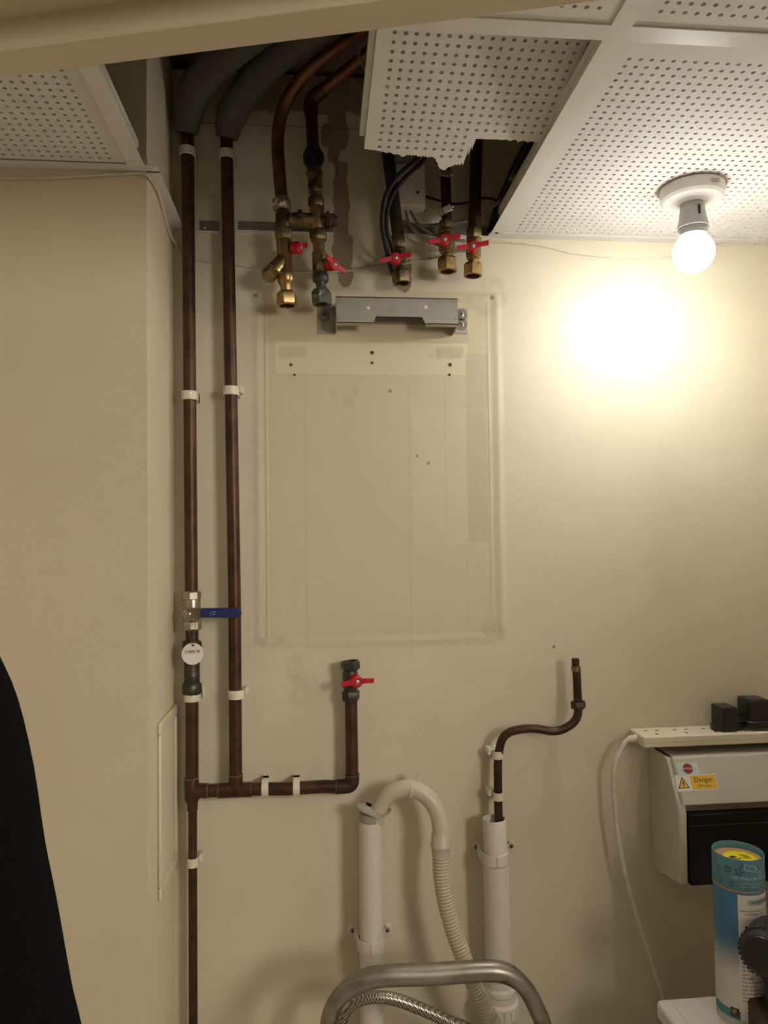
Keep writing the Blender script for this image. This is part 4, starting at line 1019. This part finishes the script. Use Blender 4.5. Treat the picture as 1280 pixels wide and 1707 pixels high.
def plug(label, fx0, fy_top, fx1, d0, d1, zbase, hgt, base, name='plug_adaptor', round_top=.002, taper=0):
    a = P(fx0, fy_top, d1); c = P(fx1, fy_top, d1)
    t = thing(name, label, 'plug', ((a.x+c.x)/2, -(d0+d1)/2, zbase), 'black plug adaptors on the power strip')
    mesh_obj('adaptor_body', MB().bx(a.x, c.x, -d1, -d0, zbase, zbase+hgt), M['black'], t, bevel=round_top, seg=4)
    bx0, bx1, by0, by1 = base
    poly = [((bx0+bx1)/2 + (bx1-bx0)/2*math.copysign(abs(math.cos(q))**.6, math.cos(q)), (by0+by1)/2 + (by1-by0)/2*math.copysign(abs(math.sin(q))**.6, math.sin(q))) for q in [2*PI*k/24 for k in range(24)]]
    mesh_obj('plug_base', MB().prism(poly, Vector((0,0,zbase)), Vector((1,0,0)), Vector((0,-1,0)), UZ, .012), M['black'], t, bevel=.002)
    return t, a, c
za = P(1203, 1180, .056).z
t1_, a1, c1_ = plug('slim black plug adaptor on the power strip, left of the larger one', 1203, 1180, 1229, .018, .056, zs1, za-zs1, (P(1187,1216,.038).x, P(1236,1216,.038).x, .022, .052))
mesh_obj('lead', MB().tube(spline(PL([(1228,1192,.04),(1234,1188,.038),(1241,1193,.038)]), 5), .002, 8), M['cable_black'], t1_)
zb2 = P(1250, 1167, .056).z
t2_, a2, c2_ = plug('large rounded black plug adaptor at the right end of the power strip', 1249, 1167, 1284, .012, .056, zs1+.006, zb2-zs1-.006, (P(1238,1217,.04).x, P(1296,1217,.04).x, .018, .06), round_top=.006)
b = MB().lathe(P(1267,1193,.0562), (0,-1,0), [(0,.0045),(.0006,.004)], 14); mesh_obj('adaptor_mark', b, M['black_rubber'], t2_)

# ------------------------------------------------------------------ appliance, tube, tool at the bottom right
DA = .19
za_ = P(1096, 1664, DA).z; xa = P(1092, 1668, DA).x
wm = thing('washing_machine', 'white appliance top with rounded corner below the fuse box', 'appliance', (xa+.25, -(DA+.25), 0))
XM = XR - .02
mesh_obj('lid', MB().bx(xa, XM, -(DA+.40), -DA, za_-.03, za_), M['white_enamel'], wm, bevel=.008, seg=4)
mesh_obj('lid_inset', MB().bx(xa+.02, XM-.02, -(DA+.38), -(DA+.018), za_, za_+.0012), M['white_enamel'], wm, bevel=.001)
mesh_obj('cabinet', MB().bx(xa+.006, XM-.006, -(DA+.39), -(DA+.01), .02, za_-.032), M['white_enamel'], wm, bevel=.006)
mesh_obj('plinth', MB().bx(xa+.03, XM-.03, -(DA+.37), -(DA+.03), 0, .02), M['black_rubber'], wm)
DT = .245
tb_ = P(1237, 1688, DT); tt = P(1231, 1417, DT)
RT = .0372; tbz = za_ + .0012
tz1 = tt.z; base_ = Vector((tb_.x, -DT, tbz)); HT = tz1 - tbz
tu = thing('cardboard_tube', 'blue and white printed cardboard tube with yellow sticker on top', 'tube', base_)
zsplit = P(1240, 1489, DT+.036).z - tbz
M['tube_print'] = tube_print(tbz, tbz+zsplit)
b = MB().lathe(base_, UZ, [(0,RT*.975),(.0015,RT*.985),(.004,RT*.985),(zsplit,RT*.985)], 64); mesh_obj('tube_body', b, M['tube_print'], tu)
b = MB().lathe(base_, UZ, [(zsplit+.001,RT*.97),(zsplit+.001,RT),(HT-.001,RT),(HT,RT*.985),(HT-.001,RT*.965),(HT-.011,RT*.965)], 64, False); cp_ = mesh_obj('tube_cap', b, M['teal'], tu)
b = MB().lathe(base_, UZ, [(HT-.0115,RT*.96),(HT-.011,RT*.96)], 48); mesh_obj('cap_disc', b, M['card_brown'], cp_)
b = MB().lathe(base_ + Vector((.002,-.003,0)), UZ, [(HT-.011,RT*.66),(HT-.0107,RT*.66)], 40); mesh_obj('cap_sticker', b, M['yellow_bright'], cp_)
b = MB(); sc_ = base_ + Vector((0,0,HT-.0105)); 
b.prism([(-.014,.002),(-.006,.006),(-.001,.001),(-.007,-.003),(-.012,-.002)], sc_ , X_, Vector((0,1,0)), UZ, .0002)
for k in range(4): b.obx(sc_ + Vector((.012, .006-.004*k, .0001)), Vector((.9,-.4,0)).normalized(), Vector((.4,.9,0)).normalized(), UZ, .012, .0012, .0002)
b.tube(spline([sc_ + Vector((-.008,-.005,.0001)), sc_ + Vector((0,-.006,.0001)), sc_ + Vector((.003,-.002,.0001))], 4), .0006, 6)
mesh_obj('sticker_print', b, M['ink'], cp_)
vdir = Vector((CAM.x - base_.x, CAM.y - base_.y, 0)).normalized(); TH0 = math.atan2(vdir.y, vdir.x)
def bend(mb, vs, fs, s0, z, rr):      # s = arc length to the right of the side facing the camera
    out = []
    for p in vs:
        a = TH0 + (s0 + p[0])/RT; out.append(base_ + Vector((rr*math.cos(a), rr*math.sin(a), z + p[1])))
    mb.add(out, fs)
def bquad(mb, q, s0, z, rr, k=6):      # quad a-b (one long side) / d-c (the other), cut into k pieces so that it follows the curve
    a, b_, c, d = q; vs = []
    for i in range(k+1):
        t = i/k; vs += [(a[0]+(b_[0]-a[0])*t, a[1]+(b_[1]-a[1])*t), (d[0]+(c[0]-d[0])*t, d[1]+(c[1]-d[1])*t)]
    bend(mb, vs, [(2*i, 2*i+2, 2*i+3, 2*i+1) for i in range(k)], s0, z, rr)
def patch(mb, s0, s1, za0, za1, rr, k=14):
    vs = []; 
    for i in range(k+1):
        s = s0 + (s1-s0)*i/k; vs += [(s, za0), (s, za1)]
    bend(mb, vs, [(2*i, 2*i+2, 2*i+3, 2*i+1) for i in range(k)], 0, 0, rr)
def btext(mb, txt, size, s, z, rr, align='LEFT'):
    vs, fs = text_mesh(txt, size, align); bend(mb, vs, fs, s, z, rr)
rb = RT*.985
b = MB(); patch(b, -.002, .075, .012, zsplit-.004, rb+.0003, 24); pn = mesh_obj('back_label', b, M['paper'], tu)
b = MB(); patch(b, .012, .06, zsplit-.019, zsplit-.0105, rb+.0005); mesh_obj('label_heading', b, M['grey_print'], pn)
b = MB()
btext(b, 'MOISTURE SENSITIVE', .0056, .0165, zsplit-.0148, rb+.0007)
z_ = zsplit - .027
for txt, s in (('Keep in dry place away from moisture and', .001), ('avoid humidity conditions', .008)): btext(b, txt, .0032, s, z_, rb+.0006); z_ -= .0048
btext(b, 'For new fragrance', .0034, .024, z_-.003, rb+.0006)
# step drawings
vs = [(math.cos(2*PI*k/14)*.003, math.sin(2*PI*k/14)*.003) for k in range(14)]; bend(b, vs, [tuple(range(14))], .010, zsplit-.052, rb+.0006)
vs = [(math.cos(2*PI*k/14)*.002, math.sin(2*PI*k/14)*.003) for k in range(14)]; bend(b, vs, [tuple(range(14))], .034, zsplit-.050, rb+.0006)
bquad(b, [(0,0),(.011,-.001),(.011,-.005),(0,-.004)], .015, zsplit-.0515, rb+.0006)
bend(b, [(0,0),(.0035,-.001),(.006,-.007),(.003,-.009)], [(3,2,1,0)], .027, zsplit-.0535, rb+.0006)
z_ = .098
for txt in ('Keep out of reach', 'Send packaging', 'UK 0800', '(www.', 'UK (0800)', 'Procter & Gamble', 'route de Saint', '(UK) P&G (IE) 01 800', 'Strombeek-Bever, Belgium', 'Distributed by Procter & Gamble', 'Weybridge, Surrey, KT13 0XP'):
    btext(b, txt, .0043, .001, z_, rb+.0006); z_ -= .0056
btext(b, 'C/PAP', .0034, .006, .0195, rb+.0006)
# recycling triangle outline and stacked bars
for k in range(3):
    a0_ = PI/2 + 2*PI*k/3; a1_ = a0_ + 2*PI/3
    p0 = (.0055*math.cos(a0_), .0055*math.sin(a0_)); p1 = (.0055*math.cos(a1_), .0055*math.sin(a1_)); q0 = (p0[0]*.66, p0[1]*.66); q1 = (p1[0]*.66, p1[1]*.66)
    bquad(b, [p0, p1, q1, q0], .0115, .0265, rb+.0006)
random.seed(5); zz = .013
while zz < .041:
    h_ = random.choice((.0004,.0007,.0011)); bquad(b, [(0,0),(.013,0),(.013,h_),(0,h_)], .0265, zz, rb+.0006); zz += h_ + random.choice((.0004,.0006,.0009))
mesh_obj('label_print', b, M['ink'], pn)
b = MB(); patch(b, -.0165, -.004, .015, .0285, rb+.0004, 6); mesh_obj('picture_frame', b, M['ink'], tu)
b = MB(); patch(b, -.0155, -.005, .0162, .0272, rb+.0006, 6); mesh_obj('picture_print', b, M['dark_print'], tu)
b = MB()
for s, z, r in ((-.030,HT-.021,.006),(-.015,HT-.017,.0068),(.001,HT-.018,.0072),(.028,HT-.013,.006),(-.026,HT-.037,.005),(-.010,HT-.038,.0055),(.012,HT-.0395,.0045),(-.036,HT-.010,.0045),(.005,HT-.008,.0045),(-.040,HT-.037,.005)):
    for k in range(5):
        a = 2*PI*k/5 + s*50; dx, dy = math.cos(a), math.sin(a)
        if z + r*dy > HT-.002: continue
        vs = [(dx*r*.2 - dy*r*.05, dy*r*.2 + dx*r*.05), (dx*r*.6 - dy*r*.25, dy*r*.6 + dx*r*.25), (dx*r, dy*r), (dx*r*.6 + dy*r*.25, dy*r*.6 - dx*r*.25), (dx*r*.2 + dy*r*.05, dy*r*.2 - dx*r*.05)]
        bend(b, vs, [(4,3,2,1,0)], s, z, RT+.0003)
mesh_obj('flower_print', b, M['teal_dark'], cp_)
b = MB(); btext(b, 'USE THIS CAP AS A SCOOP', .0062, -.010, HT-.0275, RT+.0005); btext(b, 'and measure your dose', .0034, .003, HT-.0345, RT+.0005); btext(b, 'in every wash load', .0034, .003, HT-.039, RT+.0005)
for (p0, p1) in (((0,0),(.016,-.003)),((.016,-.003),(.0185,-.0115)),((.0185,-.0115),(-.001,-.0075)),((-.001,-.0075),(0,0)),((.016,-.003),(.0155,-.0108)),((.016,-.003),(.023,-.012))):
    dx, dy = p1[0]-p0[0], p1[1]-p0[1]; l = math.hypot(dx, dy); nx_, ny_ = -dy/l*.0004, dx/l*.0004
    bquad(b, [(p0[0]+nx_,p0[1]+ny_),(p1[0]+nx_,p1[1]+ny_),(p1[0]-nx_,p1[1]-ny_),(p0[0]-nx_,p0[1]-ny_)], .009, HT-.006, RT+.0005)
vs = [(math.cos(2*PI*k/16)*r, math.sin(2*PI*k/16)*r) for r in (.0036,.0029) for k in range(16)]; bend(b, vs, [(k, (k+1) % 16, 16+(k+1) % 16, 16+k) for k in range(16)], .0325, HT-.0205, RT+.0005)
mesh_obj('cap_lettering', b, M['pale_print'], cp_)
b = MB().lathe(base_, UZ, [(zsplit-.001,RT*.987),(zsplit-.001,RT*1.003),(zsplit+.0012,RT*1.003),(zsplit+.0012,RT*.987)], 64, loop=True); mesh_obj('cap_edge', b, M['card_brown'], cp_)
# cordless tool standing beside the tube, its ribbed end cap turned to the left
hc = P(1271, 1588, .36)
tl = thing('cordless_tool', 'black handheld tool with round ribbed end cap in front of the tube', 'tool', (hc.x+.10, -.33, za_))
ta = Vector((-.62, -.75, .22)).normalized()
b = MB().lathe(hc, -ta, [(-.012,.012),(-.010,.024),(-.004,.0285),(.0,.0295),(.004,.0296),(.05,.0300),(.09,.0295),(.12,.025)], 36, True); hb = mesh_obj('motor_housing', b, M['black_rubber'], tl)
b = MB(); u, v, w = frame(ta)
for k in range(30):
    a = 2*PI*k/30; r_ = u*math.cos(a) + v*math.sin(a); b.obx(hc - ta*.004 + r_*.0300, r_, w.cross(r_), w, .003, .0035, .009)
mesh_obj('ribbed_rim', b, M['black'], tl)
b = MB().lathe(hc, ta, [(.010,.023),(.012,.021),(.013,.004)], 28); mesh_obj('end_cap', b, M['black'], tl)
hx = hc - ta*.075
b = MB().tube([hx, Vector((hx.x+.012, hx.y+.0, za_+.075)), Vector((hx.x+.014, hx.y, za_+.045))], [.022,.019,.021], 20); mesh_obj('grip', b, M['black_rubber'], tl)
mesh_obj('battery', MB().bx(hx.x-.022, hx.x+.05, hx.y-.035, hx.y+.035, za_+.0012, za_+.05), M['brown_plastic'], tl, bevel=.006, seg=3)

# ------------------------------------------------------------------ step ladder and braided hose
DL = .24
ld = thing('step_ladder', 'aluminium step ladder with a worn tubular hand rail', 'ladder', (P(727,1700,DL).x, -.35, 0))
def leg_end(p, z, dx, dy): return Vector((p.x+dx, p.y+dy, z))
l0 = P(547, 1712, DL); r0_ = P(906, 1712, DL)
path = [leg_end(l0, .03, -.05, .02), leg_end(l0, .5, -.026, .01), leg_end(l0, l0.z-.06, -.008, .001), l0] + PL([(556,1678,DL),(575,1653,DL),(602,1636,DL),(640,1627,DL),(720,1624,DL),(790,1619,DL),(828,1619,DL),(856,1629,DL),(879,1652,DL),(894,1681,DL)]) + [r0_, leg_end(r0_, r0_.z-.06, .009, .001), leg_end(r0_, .5, .026, .01), leg_end(r0_, .03, .05, .02)]
pp = spline(path, 8)
rr = []
for p in pp:
    f = max(0, min(1, (p.z - P(700,1650,DL).z)/.02)); rr.append(.0128 + .0024*f)
b = MB().tube(pp, rr, 18, oval=(1, 1)); mesh_obj('hand_rail', b, M['alu'], ld)
for k, z in enumerate((.25, .5)):
    w_ = (r0_.x - l0.x)/2 + .03 - k*.012
    mesh_obj('step', MB().bx((l0.x+r0_.x)/2-w_, (l0.x+r0_.x)/2+w_, -(DL+.16-.05*k), -(DL-.0), z-.02, z), M['alu'], ld, bevel=.003)
for s in (-1, 1):
    xe = (l0.x+r0_.x)/2 + s*((r0_.x-l0.x)/2+.02)
    mesh_obj('front_leg', MB().tube([Vector((xe, -(DL+.02), .55)), Vector((xe+s*.02, -(DL+.3), .02))], .0125, 14), M['alu'], ld)
    mesh_obj('foot', MB().lathe(Vector((xe+s*.02, -(DL+.3), .0)), UZ, [(0,.018),(.03,.015)], 16), M['black_rubber'], ld)
    ee = path[0] if s < 0 else path[-1]
    mesh_obj('foot', MB().lathe(Vector((ee.x, ee.y, 0)), UZ, [(0,.018),(.035,.015)], 16), M['black_rubber'], ld)
DBH = .16
ph_ = PL([(570,1740,DBH),(569,1706,DBH),(579,1681,DBH),(602,1666,DBH),(630,1662,DBH),(662,1667,DBH),(702,1682,DBH),(748,1703,DBH),(802,1736,DBH)])
ph_ = [Vector((ph_[0].x+.01, -.12, .08)), Vector((ph_[0].x+.005, -DBH, .45))] + ph_ + [Vector((ph_[-1].x+.09, -DBH-.02, .62)), Vector((ph_[-1].x+.11, -DBH, .3))]
bh = thing('braided_hose', 'braided steel flexible hose arching behind the ladder rail', 'hose', ph_[0])
mesh_obj('hose_braid', MB().tube(spline(ph_, 10), .0096, 16), M['braid'], bh)
b = MB().lathe(ph_[0] + Vector((0,0,-.03)), UZ, [(0,.014),(.02,.014),(.03,.0095),(.04,.0095)], 6); mesh_obj('hose_nut', b, M['chrome'], bh)

# ------------------------------------------------------------------ black coat hanging by the door
DC = D - .43
sil = [(-60,1020),(-25,1052),(0,1098),(30,1168),(57,1280),(75,1400),(96,1505),(120,1640),(136,1707),(160,1830)]
pr = spline([P(x, y, DC) for x, y in sil], 3)
ct = thing('coat', 'black cloth coat hanging at the left edge of the doorway', 'coat', (pr[-1].x-.2, pr[-1].y, pr[-1].z))
b = MB(); n_ = 48; K_ = []
random.seed(2)
zs_ = []
for i in range(len(pr)-1):
    for k in range(2): f = k/2; zs_.append(pr[i].lerp(pr[i+1], f))
zs_.append(pr[-1]); cxx = -.47
low = zs_[-1]; zs_ += [Vector((low.x+.012, low.y, low.z-.15)), Vector((low.x+.018, low.y, low.z-.3))]
for i, p in enumerate(zs_):
    rx = max(.02, p.x - cxx); ry = min(.05, .02 + .03*(i/12)); 
    for k in range(n_):
        a = 2*PI*k/n_; fold = 1 + .03*math.sin(7*a + i*.08)*min(1, i/16)
        K_.append(Vector((cxx + rx*math.cos(a)*(fold if abs(math.cos(a)) < .9 else 1), p.y + .0 + ry*math.sin(a)*fold, p.z)))
m_ = len(zs_)
b.add(K_, [(i*n_+k, i*n_+(k+1) % n_, (i+1)*n_+(k+1) % n_, (i+1)*n_+k) for i in range(m_-1) for k in range(n_)] + [tuple(range(n_)), tuple(range((m_-1)*n_, m_*n_))[::-1]])
mesh_obj('coat_body', b, M['coat'], ct, sharp=80)
b = MB().tube(spline([Vector((cxx, pr[0].y, pr[0].z-.01)), Vector((cxx, pr[0].y, pr[0].z+.02)), Vector((cxx, pr[0].y+.07, pr[0].z+.03))], 6), .004, 8); mesh_obj('hanging_loop', b, M['coat'], ct)
